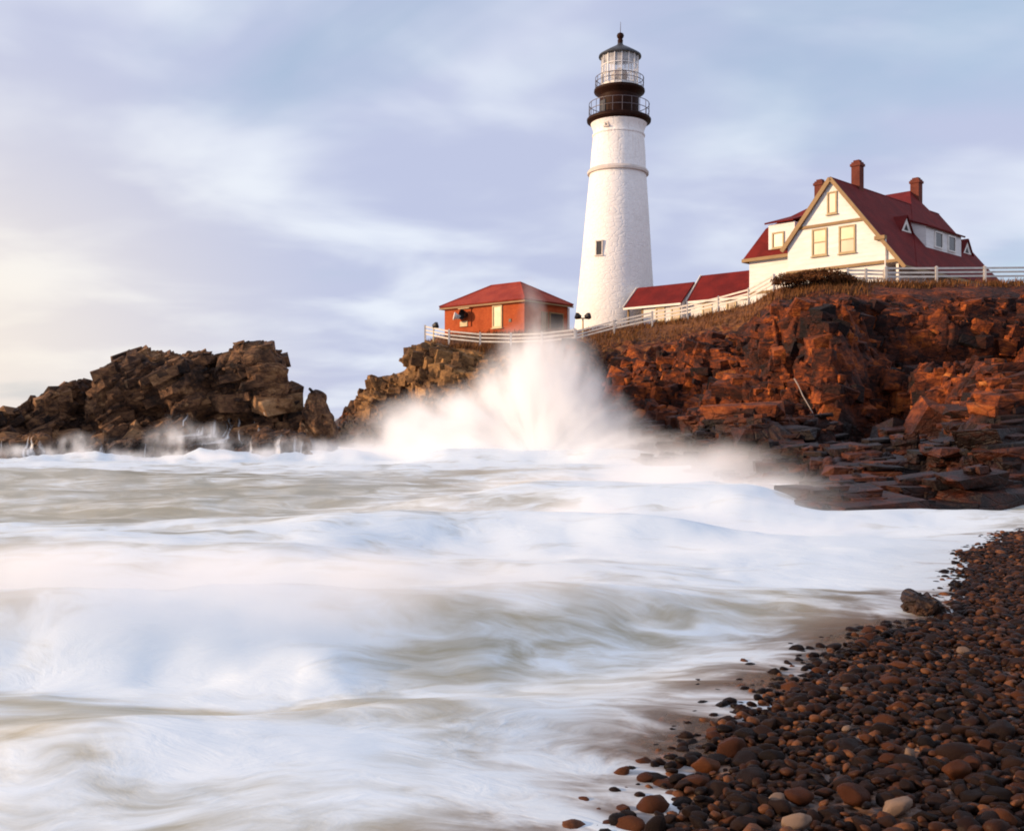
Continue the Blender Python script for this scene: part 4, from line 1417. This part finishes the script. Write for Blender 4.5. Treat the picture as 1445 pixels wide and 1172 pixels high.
    dx0, _ = loc(1085, 340, 1.75); dx1, _ = loc(1122, 340, 1.75)
    dx1 = min(dx1, x1 - .05)
    d = MB().box(dx0, dx1, y0 - .1, y0 + 3, ze + .08, zk + .02).build('dormer', M['siding'], t)
    MB().slab([(dx0 - .2, y0 - .35, zk + .16), (dx1, y0 - .35, zk + .16), (dx1, y0 + 3.4, zk + 1.2), (dx0 - .2, y0 + 3.4, zk + 1.2)], .12).build('dormer_roof', M['redroof'], d)
    wx0, _ = loc(1092, 345, 1.7); wx1, _ = loc(1105, 345, 1.7)
    wall_window(d, wx0, wx1, ze + .65, ze + 1.6, y0 - .1, 'pane_low', False, 'sash')


build_house()


# ------------------------------------------------------------------ fences
def build_fence(pts, label, nrail=3, h=0.95, spacing=2.6, w=0.13, grp='white rail fences along the cliff top'):
    q = [P(px, py, d) for px, py, d in pts]
    t = empty('rail_fence', q[0], 0, label, 'fence', grp)
    base = Vector(q[0])
    seg = [np.linalg.norm((b - a)[:2]) for a, b in zip(q[:-1], q[1:])]
    cum = np.concatenate([[0], np.cumsum(seg)])
    n = max(2, int(round(cum[-1] / spacing)) + 1)
    ss = np.linspace(0, cum[-1], n)
    pts3 = np.stack([np.interp(ss, cum, [c[k] for c in q]) for k in range(3)], 1)
    for p in pts3:
        v = Vector(p) - base
        b = MB().box(v.x - w / 2, v.x + w / 2, v.y - w / 2, v.y + w / 2, v.z - .5, v.z + h)
        b.add([(v.x - w / 2 - .02, v.y - w / 2 - .02, v.z + h + .003), (v.x + w / 2 + .02, v.y - w / 2 - .02, v.z + h + .003), (v.x + w / 2 + .02, v.y + w / 2 + .02, v.z + h + .003),
               (v.x - w / 2 - .02, v.y + w / 2 + .02, v.z + h + .003), (v.x, v.y, v.z + h + .08)], [(3, 2, 1, 0), (0, 1, 4), (1, 2, 4), (2, 3, 4), (3, 0, 4)])
        b.build('post', M['fence'], t)
    for k in range(nrail):
        zz = h * (0.93 - 0.8 * k / nrail)
        b = MB()
        for p, r in zip(pts3[:-1], pts3[1:]):
            u, v = Vector(p) - base, Vector(r) - base
            dirn = (v - u).normalized() * (w / 2 - .01)
            jit = Vector((0, 0, random.uniform(-.015, .015)))
            b.bar(u + dirn + Vector((0, 0, zz)) + jit, v - dirn + Vector((0, 0, zz)) + jit, 0.05, 0.105)
        b.build('rail', M['fence'], t)


build_fence([(600, 478, 71.5), (625, 484, 70.2), (694, 491, 69), (793, 488, 66.6), (811, 484, 66.6)], 'white rail fence along the cliff edge below the red brick building')
build_fence([(813, 484, 66.7), (870, 469, 66.6), (920, 458, 66.2), (960, 450.5, 65.2), (1000, 441, 63.6), (1030, 434.5, 62), (1060, 426, 60.6), (1092, 408, 58.4)], 'white rail fence climbing the slope past the tower and sheds', 3, 0.85)
build_fence([(1196, 400, 55.6), (1222, 400, 55.6), (1248, 401, 55.6)], 'short white rail fence in front of the house gable', 3, 0.8, 1.0)
build_fence([(1250, 399, 55.4), (1288, 399, 55.4), (1363, 398.5, 55.8), (1438, 397.5, 56.2), (1513, 397, 56.6), (1590, 396, 57)], 'long white rail fence right of the house at the cliff top', 3, 0.86, 2.98)


# ------------------------------------------------------------------ lamp posts
def floodlight(px, ybase, ytop, d, label, heads):
    p = P(px, ybase, d); k = d / F
    t = empty('floodlight_post', p, 0, label, 'lamp', 'floodlight posts by the brick building')
    h = (ybase - ytop) * k
    MB().tube((0, 0, -.6), (0, 0, h), 0.07, 0.055, 8).build('pole', M['cream'], t, 40)
    if len(heads) > 1:
        MB().bar((heads[0] * .9, 0, h - .05), (heads[-1] * .9, 0, h - .05), .09, .09).build('crossarm', M['cream'], t)
    for x in heads:
        sgn = 1 if x > 0 else -1
        b = MB()
        b.tube((x - .20 * sgn, 0, h + .02), (x + .05 * sgn, -.02, h + .1), 0.12, 0.24, 14)
        b.tube((x + .05 * sgn, -.02, h + .1), (x + .2 * sgn, -.03, h + .14), 0.24, 0.20, 14)
        hd = b.build('lamp_head', M['gap'], t, 40)
        MB().tube((x + .205 * sgn, -.03, h + .142), (x + .215 * sgn, -.03, h + .145), 0.18, 0.17, 14).build('lens', M['rail'], hd)


floodlight(822.5, 480, 448, 68, 'twin-headed floodlight on a pale pole between the brick building and the tower', (-0.32, 0.32))
floodlight(612, 482, 461, 71, 'small single-headed floodlight at the left end of the fence', (0.12,))

# thin pale rod over the ledges, stands in for an unidentified pale line
def build_pale_streak():
    pts = []
    from mathutils.bvhtree import BVHTree
    hv, hf = HEADMESH
    keep = (np.abs(CX + F * hv[:, 0] / hv[:, 1] - 1135) < 60)
    hf = hf[keep[hf].all(1)]
    tree = BVHTree.FromPolygons([tuple(p) for p in hv], [tuple(int(q) for q in f_) for f_ in hf])
    for px, py in ((1122, 538), (1136, 565), (1148, 588)):
        dr = Vector(((px - CX) / F, 1, (HY - py) / F)).normalized()
        h = tree.ray_cast(Vector((0, 0, CAMZ)), dr, 200)
        pts.append(np.array(h[0]) + np.array([-.1, -0.25, 0.1]))
    a, b = Vector(pts[0]), Vector(pts[-1])
    o = MB()
    prev = None
    for k in range(5):
        u = a.lerp(b, k / 4) + Vector((0, -.0, 0.04 * math.sin(k * 2.1)))
        if prev is not None: o.tube(prev, u, 0.033 - .004 * k, 0.03 - .004 * k, 8)
        prev = u
    tag(o.build('pale_streak', M['pole'], None, 60), 'thin pale streak slanting across the cliff ledges', 'pole')


build_pale_streak()

# ------------------------------------------------------------------ dry grass and shrubs on the cliff top
def leaf_mat(name, stops):
    m, t, out = material(name)
    c = t.ramp(t.attr('tone'), stops)
    b = principled(t, out, c, 0.75, None, 0.2)
    return m


M['grass'] = leaf_mat('dry_grass', [(0.0, (0.04, 0.015, 0.005)), (0.5, (0.13, 0.048, 0.012)), (1.0, (0.27, 0.12, 0.032))])
M['shrub'] = leaf_mat('brown_shrub_leaf', [(0.0, (0.03, 0.011, 0.005)), (0.5, (0.10, 0.034, 0.009)), (1.0, (0.21, 0.08, 0.02))])


def blades(points, hmin, hmax, w):
    n = len(points)
    an = RNG.uniform(0, 2 * math.pi, n)
    h = RNG.uniform(hmin, hmax, n)
    lean = RNG.uniform(0.1, 0.5, n) * h
    la = RNG.uniform(0, 2 * math.pi, n)
    s = np.stack([np.cos(an), np.sin(an), 0 * an], 1) * w
    tip = points + np.stack([np.cos(la) * lean + 0.12 * h, np.sin(la) * lean, h], 1)
    v = np.stack([points - s, points + s, tip], 1).reshape(-1, 3)
    tone = np.repeat(np.clip(RNG.normal(0.5, 0.22, n), 0, 1), 3)
    return v, np.arange(3 * n).reshape(-1, 3), tone


def build_grass():
    ci = np.nonzero((HC > 600) & (HC < 1640))[0]
    n = 26000
    i = RNG.choice(ci, n)
    j = HNV + RNG.integers(-26, 42, n)
    j = np.where((HC[i] > 1230) & (j < HNV - 8), j + 18, j)
    base = HS[i, np.clip(j, 0, HS.shape[1] - 1)]
    dens = vnoise(base * 0.8, 31) + RNG.uniform(-.4, .4, n)
    keep = (dens > -0.35) & ~((j < HNV - 10) & (RNG.uniform(0, 1, n) < .4))
    base = base[keep] + RNG.normal(0, 0.06, (keep.sum(), 3)) * np.array([1, 1, .2]) - np.array([0, 0, .04])
    v, f, tone = blades(base, 0.12, 0.46, 0.028)
    o = mesh_np('grass', v, f, M['grass'], False, {'tone': tone})
    tag(o, kind='stuff')
    o['label'] = 'dry russet grass fringing the cliff top'


build_grass()


def shrub(px, py, d, rx, rz, label, seed):
    c = P(px, py, d)
    rg = np.random.default_rng(seed)
    t = empty('shrub', c, 0, label, 'shrub', 'brown shrubs on the cliff top')
    # stems
    b = MB()
    for k in range(9):
        an = rg.uniform(0, 2 * math.pi); l = rg.uniform(.3, .8)
        b.tube((0.1 * math.cos(an), 0.1 * math.sin(an), -0.5), (rx * l * math.cos(an), .6 * rx * l * math.sin(an), rz * rg.uniform(.4, .9)), .03, .012, 5)
    b.build('stems', M['shrub'], t)
    n = int(2600 * rx)
    u = rg.normal(0, 1, (n, 3)); u /= np.linalg.norm(u, axis=1, keepdims=True)
    u[:, 2] = np.abs(u[:, 2])
    r = rg.uniform(0.35, 1.0, n) ** 0.5
    lump = 1 + 0.35 * vnoise(u * 2.2 + seed, seed)
    p = u * (r * lump)[:, None] * np.array([rx, rx * .7, rz])
    s = rg.uniform(.04, .09, n)
    a = rg.normal(0, 1, (n, 3)); bb = rg.normal(0, 1, (n, 3))
    a /= np.linalg.norm(a, axis=1, keepdims=True); bb /= np.linalg.norm(bb, axis=1, keepdims=True)
    v = np.stack([p - a * s[:, None], p + bb * s[:, None], p + a * s[:, None]], 1).reshape(-1, 3)
    tone = np.repeat(np.clip(rg.normal(.45, .2, n) + .3 * vnoise(u * 3, seed), 0, 1), 3)
    mesh_np('foliage', v, np.arange(3 * n).reshape(-1, 3), M['shrub'], False, {'tone': tone}, t)


shrub(1112, 401, 56.0, 0.9, 0.55, 'small brown shrub at the left end of the shrubs under the house', 1)
shrub(1136, 397, 55.0, 1.1, 0.55, 'rounded dark shrub on the cliff top below the left gable window', 2)
shrub(1162, 396, 54.6, 1.2, 0.60, 'tallest dark shrub on the cliff top in front of the gable', 3)
shrub(1186, 398, 54.6, 0.9, 0.50, 'dark shrub on the cliff top just left of the short fence', 4)

# ------------------------------------------------------------------ pebbles
def pebble_mat(name, stops, rough=0.5):
    m, t, out = material(name)
    oi = t.new('ShaderNodeObjectInfo').outputs['Random']
    oc = t.new('ShaderNodeTexCoord').outputs['Object']
    tone = t.attr('tone')
    f = t.math('ADD', t.math('MULTIPLY', oi, 0.5), tone)
    n = t.noise(oc, 14, 5, 0.65)
    n2 = t.noise(oc, 60, 3, 0.6)
    f = t.math('ADD', t.math('FRACT', f), t.math('MULTIPLY', t.math('SUBTRACT', n.outputs[0], 0.5), 0.5))
    c = t.ramp(f, stops)
    c = t.mix(t.mapr(n2.outputs[0], 0.55, 0.7, 0, 0.4), c, tuple(min(1, x * 1.8) for x in stops[1][1]))
    principled(t, out, c, rough, t.bump(n.outputs[0], 0.5, 0.02), 0.09)
    return m


M['peb_dark'] = pebble_mat('pebble_dark_brown', [(0.0, (0.006, 0.003, 0.002)), (0.5, (0.020, 0.008, 0.0045)), (1.0, (0.055, 0.022, 0.011))])
M['peb_rust'] = pebble_mat('pebble_rust', [(0.0, (0.04, 0.012, 0.005)), (0.5, (0.085, 0.027, 0.009)), (1.0, (0.17, 0.06, 0.02))])
M['peb_pale'] = pebble_mat('pebble_pale', [(0.0, (0.14, 0.09, 0.065)), (0.5, (0.22, 0.15, 0.11)), (1.0, (0.34, 0.25, 0.19))], 0.55)
M['peb_mass'] = pebble_mat('pebble_mixed', [(0.0, (0.005, 0.0026, 0.002)), (0.55, (0.021, 0.008, 0.0045)), (0.85, (0.055, 0.02, 0.009)), (1.0, (0.14, 0.055, 0.024))])


def ico(sub):
    bm = bmesh.new()
    bmesh.ops.create_icosphere(bm, subdivisions=sub, radius=1)
    v = np.array([x.co[:] for x in bm.verts]); f = np.array([[y.index for y in x.verts] for x in bm.faces])
    bm.free()
    return v, f


ICO2, ICO3 = ico(2), ico(3)


def pebble_shape(v, k):
    p = v.copy()
    rg = np.random.default_rng(100 + k)
    for _ in range(7):                       # a few flattened sides
        d = rg.normal(0, 1, 3); d /= np.linalg.norm(d)
        h = rg.uniform(0.62, 0.9)
        q = p @ d
        p = p - np.maximum(q - h, 0)[:, None] * d * 0.85
    p = p * (1 + 0.24 * fbm(v * 1.3 + k * 3.1, 2, k)[:, None])
    return p


def build_pebbles():
    cand = []
    sp = 0.074
    for layer in range(2):
        gx = np.arange(-2.0, 13.5, sp); gy = np.arange(2.2, 21.5, sp)
        X, Y = np.meshgrid(gx, gy, indexing='ij')
        X = (X + RNG.uniform(-.5, .5, X.shape) * sp + layer * sp / 2).ravel(); Y = (Y + RNG.uniform(-.5, .5, Y.shape) * sp + layer * sp / 2).ravel()
        s = shore_s(X, Y)
        px = CX + F * X / Y
        z = beach_z(X, Y)
        ragged = 0.35 * fbm(np.stack([X, Y, 0 * X], -1) * 1.1, 3, 15)
        pr = sstep(-0.5, 0.25, s + ragged) * (0.75 if layer else 1.0)
        # strays further out in the shallows
        pr = np.maximum(pr, 0.5 * sstep(-1.2, 0.2, s + 0.6 * ragged) ** 2 * (Y < 10) + 0.05 * sstep(-1.5, -0.7, s) * (Y < 7.5))
        keep = (RNG.uniform(0, 1, X.shape) < pr) & (px > 500) & (px < 1800) & (s < 9)
        for k in np.nonzero(keep)[0]:
            r = float(np.clip(np.exp(RNG.normal(math.log(0.034), 0.38)), 0.017, 0.085)) * (0.85 if layer else 1.0)
            cand.append((X[k], Y[k], z[k] + (0.028 if layer else 0.0) + 0.12 * r, r, s[k], px[k]))
    cand = np.array(cand)
    # stand-out stones placed by hand: (px, py, radius, material, label)
    special = [
        (1263, 1137, 0.105, 'peb_pale', 'pale grey oval cobble, the largest light stone at the bottom of the beach'),
        (1122, 1158, 0.075, 'peb_pale', 'pale cobble with one pointed end at the bottom edge of the photo'),
        (1095, 1125, 0.05, 'peb_pale', 'small upright pale cobble left of the orange-brown stones'),
        (1205, 1122, 0.10, 'peb_rust', 'long orange-brown cobble just left of the largest pale stone'),
        (1128, 1122, 0.10, 'peb_rust', 'broad orange-brown cobble right of the small upright pale one'),
        (920, 1135, 0.11, 'peb_rust', 'biggest rounded brown cobble in the foam at the waterline'),
        (868, 1117, 0.045, 'peb_dark', 'small dark round stone alone in the foam left of the shingle'),
        (822, 1134, 0.06, 'peb_rust', 'low brown stone furthest left in the shallow foam'),
        (995, 1078, 0.10, 'peb_rust', 'rounded brown cobble on the waterline above the biggest one'),
        (1030, 1055, 0.115, 'peb_rust', 'tall blocky brown cobble with a lit orange side at the edge of the shingle'),
        (922, 1168, 0.085, 'peb_dark', 'dark stone at the bottom edge below the biggest waterline cobble'),
        (985, 1152, 0.06, 'peb_dark', 'dark cobble in the foam right of the biggest waterline cobble'),
        (1193, 972, 0.045, 'peb_pale', 'small bright pebble high on the dark shingle'),
        (1194, 1027, 0.04, 'peb_pale', 'small bright pebble in the middle of the dark shingle'),
        (1284, 1063, 0.055, 'peb_pale', 'small cream pebble right of the middle of the shingle'),
        (1360, 918, 0.07, 'peb_pale', 'flat pale grey stone near the top of the shingle'),
        (1265, 938, 0.085, 'peb_rust', 'reddish cobble standing above its neighbours on the upper shingle'),
        (1350, 1085, 0.095, 'peb_rust', 'rust-brown cobble by the right side of the shingle below the cream pebble'),
    ]
    used_xy = []
    spec = []
    for px, py, r, mt, lb in special:
        d = CAMZ * F / (py - HY)
        for _ in range(8):
            x = (px - CX) / F * d
            z = float(beach_z(np.array([x]), np.array([d]))[0]) + 0.04
            d = (CAMZ - z) * F / (py - HY)
        r *= 0.74
        spec.append((x, d, z, r, mt, lb)); used_xy.append((x, d, r))
    U = np.array(used_xy)
    dist = np.sqrt((cand[:, None, 0] - U[None, :, 0]) ** 2 + (cand[:, None, 1] - U[None, :, 1]) ** 2)
    cand = cand[(dist > U[None, :, 2] * 1.35 + cand[:, None, 3] * 0.5).all(1)]
    # the cobbles that show largest become things
    inside = (cand[:, 5] > 5) & (cand[:, 5] < 1440)
    py = HY + (CAMZ - cand[:, 2]) / cand[:, 1] * F
    inside &= py < 1168
    score = np.where(inside & (cand[:, 4] > -0.9), cand[:, 3] / cand[:, 1] * (1 + 2.5 * np.clip(cand[:, 2] - beach_z(cand[:, 0], cand[:, 1]), 0, .1)), 0)
    order = np.argsort(-score)
    nind = 300 - len(spec)
    ind, rest = cand[order[:nind]], cand[order[nind:]]
    protos = {}
    V3, F3 = ICO3

    def proto(k, mt):
        if (k, mt) not in protos:
            p = pebble_shape(V3, k)
            o = mesh_np('beach_cobble', p, F3, M[mt], True, {'tone': np.full(len(p), 0.0)})
            me = o.data
            bpy.data.objects.remove(o)
            protos[(k, mt)] = me
        return protos[(k, mt)]

    def place(x, y, z, r, mt, k, label, group):
        o = link(bpy.data.objects.new('beach_cobble', proto(k, mt)))
        o.location = (x, y, z)
        o.scale = (r * random.uniform(1.0, 1.45), r * random.uniform(0.8, 1.05), r * random.uniform(0.55, 0.78))
        o.rotation_euler = (random.gauss(0, .28), random.gauss(0, .28), random.uniform(-0.9, 0.9))
        tag(o, label, 'stone', group)
    for q, (x, y, z, r, mt, lb) in enumerate(spec):
        place(x, y, z, r, mt, q % 8, lb, None)
    for q, (x, y, z, r, s, px) in enumerate(ind):
        rust = random.random() < (0.55 if s < 0.1 else 0.13)
        if s < 0.0:
            mt = 'peb_rust' if rust else 'peb_dark'
            lb, gp = ('brown wet cobble in the shallow foam at the edge of the beach', 'rust-brown cobbles at the waterline') if rust else ('dark wet cobble in the shallow foam at the edge of the beach', 'dark cobbles at the waterline')
        else:
            mt = 'peb_rust' if rust else 'peb_dark'
            lb, gp = ('rust-brown cobble packed among darker stones of the beach', 'rust-brown cobbles on the beach') if rust else ('dark brown cobble packed among the stones of the beach', 'dark cobbles on the beach')
        place(x, y, z, r, mt, q % 12, lb, gp)
    # the rest as one mass
    V2, F2 = ICO2
    shapes = [pebble_shape(V2, k) for k in range(16)]
    n, nvv = len(rest), len(V2)
    allv = np.zeros((n, nvv, 3), np.float32)
    tone = np.zeros((n, nvv), np.float32)
    for q, (x, y, z, r, s, px) in enumerate(rest):
        sc = np.array([r * random.uniform(1.0, 1.45), r * random.uniform(.8, 1.05), r * random.uniform(.55, .78)])
        m = np.array(Matrix.Rotation(random.uniform(-.9, .9), 3, 'Z') @ Matrix.Rotation(random.gauss(0, .28), 3, 'X') @ Matrix.Rotation(random.gauss(0, .28), 3, 'Y'))
        allv[q] = (shapes[q % 16] * sc) @ m.T + np.array([x, y, z])
        tone[q] = random.random() ** 1.3 * (1.0) if s > 0.1 else 0.45 + 0.5 * random.random()
    ff = (F2[None] + (np.arange(n) * nvv)[:, None, None]).reshape(-1, 3)
    o = mesh_np('shingle', allv.reshape(-1, 3), ff, M['peb_mass'], True, {'tone': tone})
    tag(o, kind='stuff')
    o['label'] = 'mass of smaller dark pebbles covering the beach'
    print('pebbles', n + 300)


build_pebbles()


def build_boulder():
    x, d = 0, 0
    py, px = 866, 1300
    d = (CAMZ - 0.02) * F / (py - HY); x = (px - CX) / F * d
    V, Fc = ico(5)
    p = V.copy()
    rg = np.random.default_rng(4)
    for _ in range(11):
        dd = rg.normal(0, 1, 3); dd /= np.linalg.norm(dd); h = rg.uniform(.5, .85)
        p = p - np.maximum(p @ dd - h, 0)[:, None] * dd * .95
    f, cr = facet(V * 2.1, 9)
    p = p * (1 + 0.10 * f + 0.07 * fbm(V * 3, 3, 2))[:, None]
    k = d / F
    p = p * np.array([38 * k, 27 * k, 25 * k])
    p[:, 2] += 9 * k * np.exp(-((p[:, 0] + 12 * k) / (13 * k)) ** 2) - 4 * k * np.exp(-((p[:, 0] - 5 * k) / (8 * k)) ** 2)
    o = mesh_np('boulder', p, Fc, M['islet'], False, {'wet': np.full(len(p), 0.8)})
    o.location = (x, d, 0.08)
    tag(o, 'dark two-humped boulder at the water\'s edge above the shingle', 'rock')


build_boulder()

# ------------------------------------------------------------------ light, sky, camera
EL, TH = R(14), R(8)
SUN = Vector((-math.cos(TH) * math.cos(EL), -math.sin(TH) * math.cos(EL), math.sin(EL)))
sl = bpy.data.lights.new('sun', 'SUN')
sl.energy = 5.0
sl.angle = R(0.5)
sl.color = (1.0, 0.68, 0.40)
so = link(bpy.data.objects.new('sun', sl))
so.rotation_euler = SUN.to_track_quat('Z', 'Y').to_euler()
so.location = (-30, -10, 30)

wd = bpy.data.worlds.new('World')
scene.world = wd
wd.use_nodes = True
t = NT(wd.node_tree)
out = t.new('ShaderNodeOutputWorld')
bg = t.new('ShaderNodeBackground')
sky = t.new('ShaderNodeTexSky', sky_type='NISHITA')
sky.sun_disc = False
sky.sun_elevation = EL
sky.sun_rotation = math.atan2(SUN.x, SUN.y)
sky.altitude = 0
sky.dust_density = 1.5
dirv = t.new('ShaderNodeTexCoord').outputs['Generated']
sep = t.new('ShaderNodeSeparateXYZ')
t.l(dirv, sep.inputs[0])
den = t.math('ADD', t.math('MAXIMUM', sep.outputs[2], 0.0), 0.22)
cmb = t.new('ShaderNodeCombineXYZ')
t.l(t.math('DIVIDE', sep.outputs[0], den), cmb.inputs[0])
t.l(t.math('DIVIDE', sep.outputs[1], den), cmb.inputs[1])
mp = t.mapping(cmb.outputs[0], (0.8, 1.15, 1), (0, 0, R(28)), (3.1, 1.7, 0))
n1 = t.noise(mp, 1.1, 6, 0.5, 0.5)
n2 = t.noise(t.mapping(cmb.outputs[0], (1.0, 1.2, 1), (0, 0, R(-20)), (7.3, 2.2, 0)), 1.9, 4, 0.46, 0.3)
lav = (3.35, 3.6, 4.85)
white = (5.2, 5.5, 6.1)
cl = t.mix(t.mapr(n2.outputs[0], 0.40, 0.72), lav, white)
# warm glow low on the left, towards the sun side
dot = t.new('ShaderNodeVectorMath', operation='DOT_PRODUCT')
t.l(dirv, dot.inputs[0]); dot.inputs[1].default_value = Vector((-0.86, 0.51, -0.03)).normalized()
warm = t.math('MULTIPLY', t.mapr(dot.outputs['Value'], 0.60, 0.99), t.mapr(sep.outputs[2], 0.06, 0.36, 1.0, 0.15))
cl = t.mix(t.math('MULTIPLY', warm, 0.95), cl, (6.9, 5.9, 4.6))
rt = t.new('ShaderNodeVectorMath', operation='DOT_PRODUCT')
t.l(dirv, rt.inputs[0]); rt.inputs[1].default_value = Vector((0.46, 0.86, 0.22)).normalized()
clear = t.mapr(rt.outputs['Value'], 0.90, 0.995, 0.0, 0.16)
cov = t.mapr(t.math('SUBTRACT', n1.outputs[0], clear), 0.14, 0.42)
cov = t.math('MAXIMUM', cov, t.math('MULTIPLY', warm, 0.9))
skyc = t.mix(0.5, sky.outputs[0], (3.2, 4.2, 5.6))
fin = t.mix(t.math('MULTIPLY', cov, 0.92), skyc, cl)
t.l(fin, bg.inputs[0])
bg.inputs[1].default_value = 0.15
t.l(bg.outputs[0], out.inputs[0])

cam = bpy.data.cameras.new('camera')
cam.lens = 36.0 * F / 1445.0
cam.sensor_width = 36.0
cam.shift_y = 4.0 / 1445.0
cam.clip_start = 0.1
cam.clip_end = 60000
co = link(bpy.data.objects.new('camera', cam))
co.location = (0, 0, CAMZ)
co.rotation_euler = (R(90), 0, 0)
scene.camera = co

vs = scene.view_settings
vs.view_transform = 'Standard'
vs.look = 'None'
vs.exposure = 0.12
vs.gamma = 1.0
vs.use_curve_mapping = False
cy = scene.cycles
cy.use_denoising = True
cy.max_bounces = 16
cy.diffuse_bounces = 3
cy.glossy_bounces = 2
cy.transparent_max_bounces = 12
cy.volume_bounces = 14
cy.volume_step_rate = 0.5
cy.volume_max_steps = 128
cy.sample_clamp_indirect = 5
cy.filter_width = 1.9
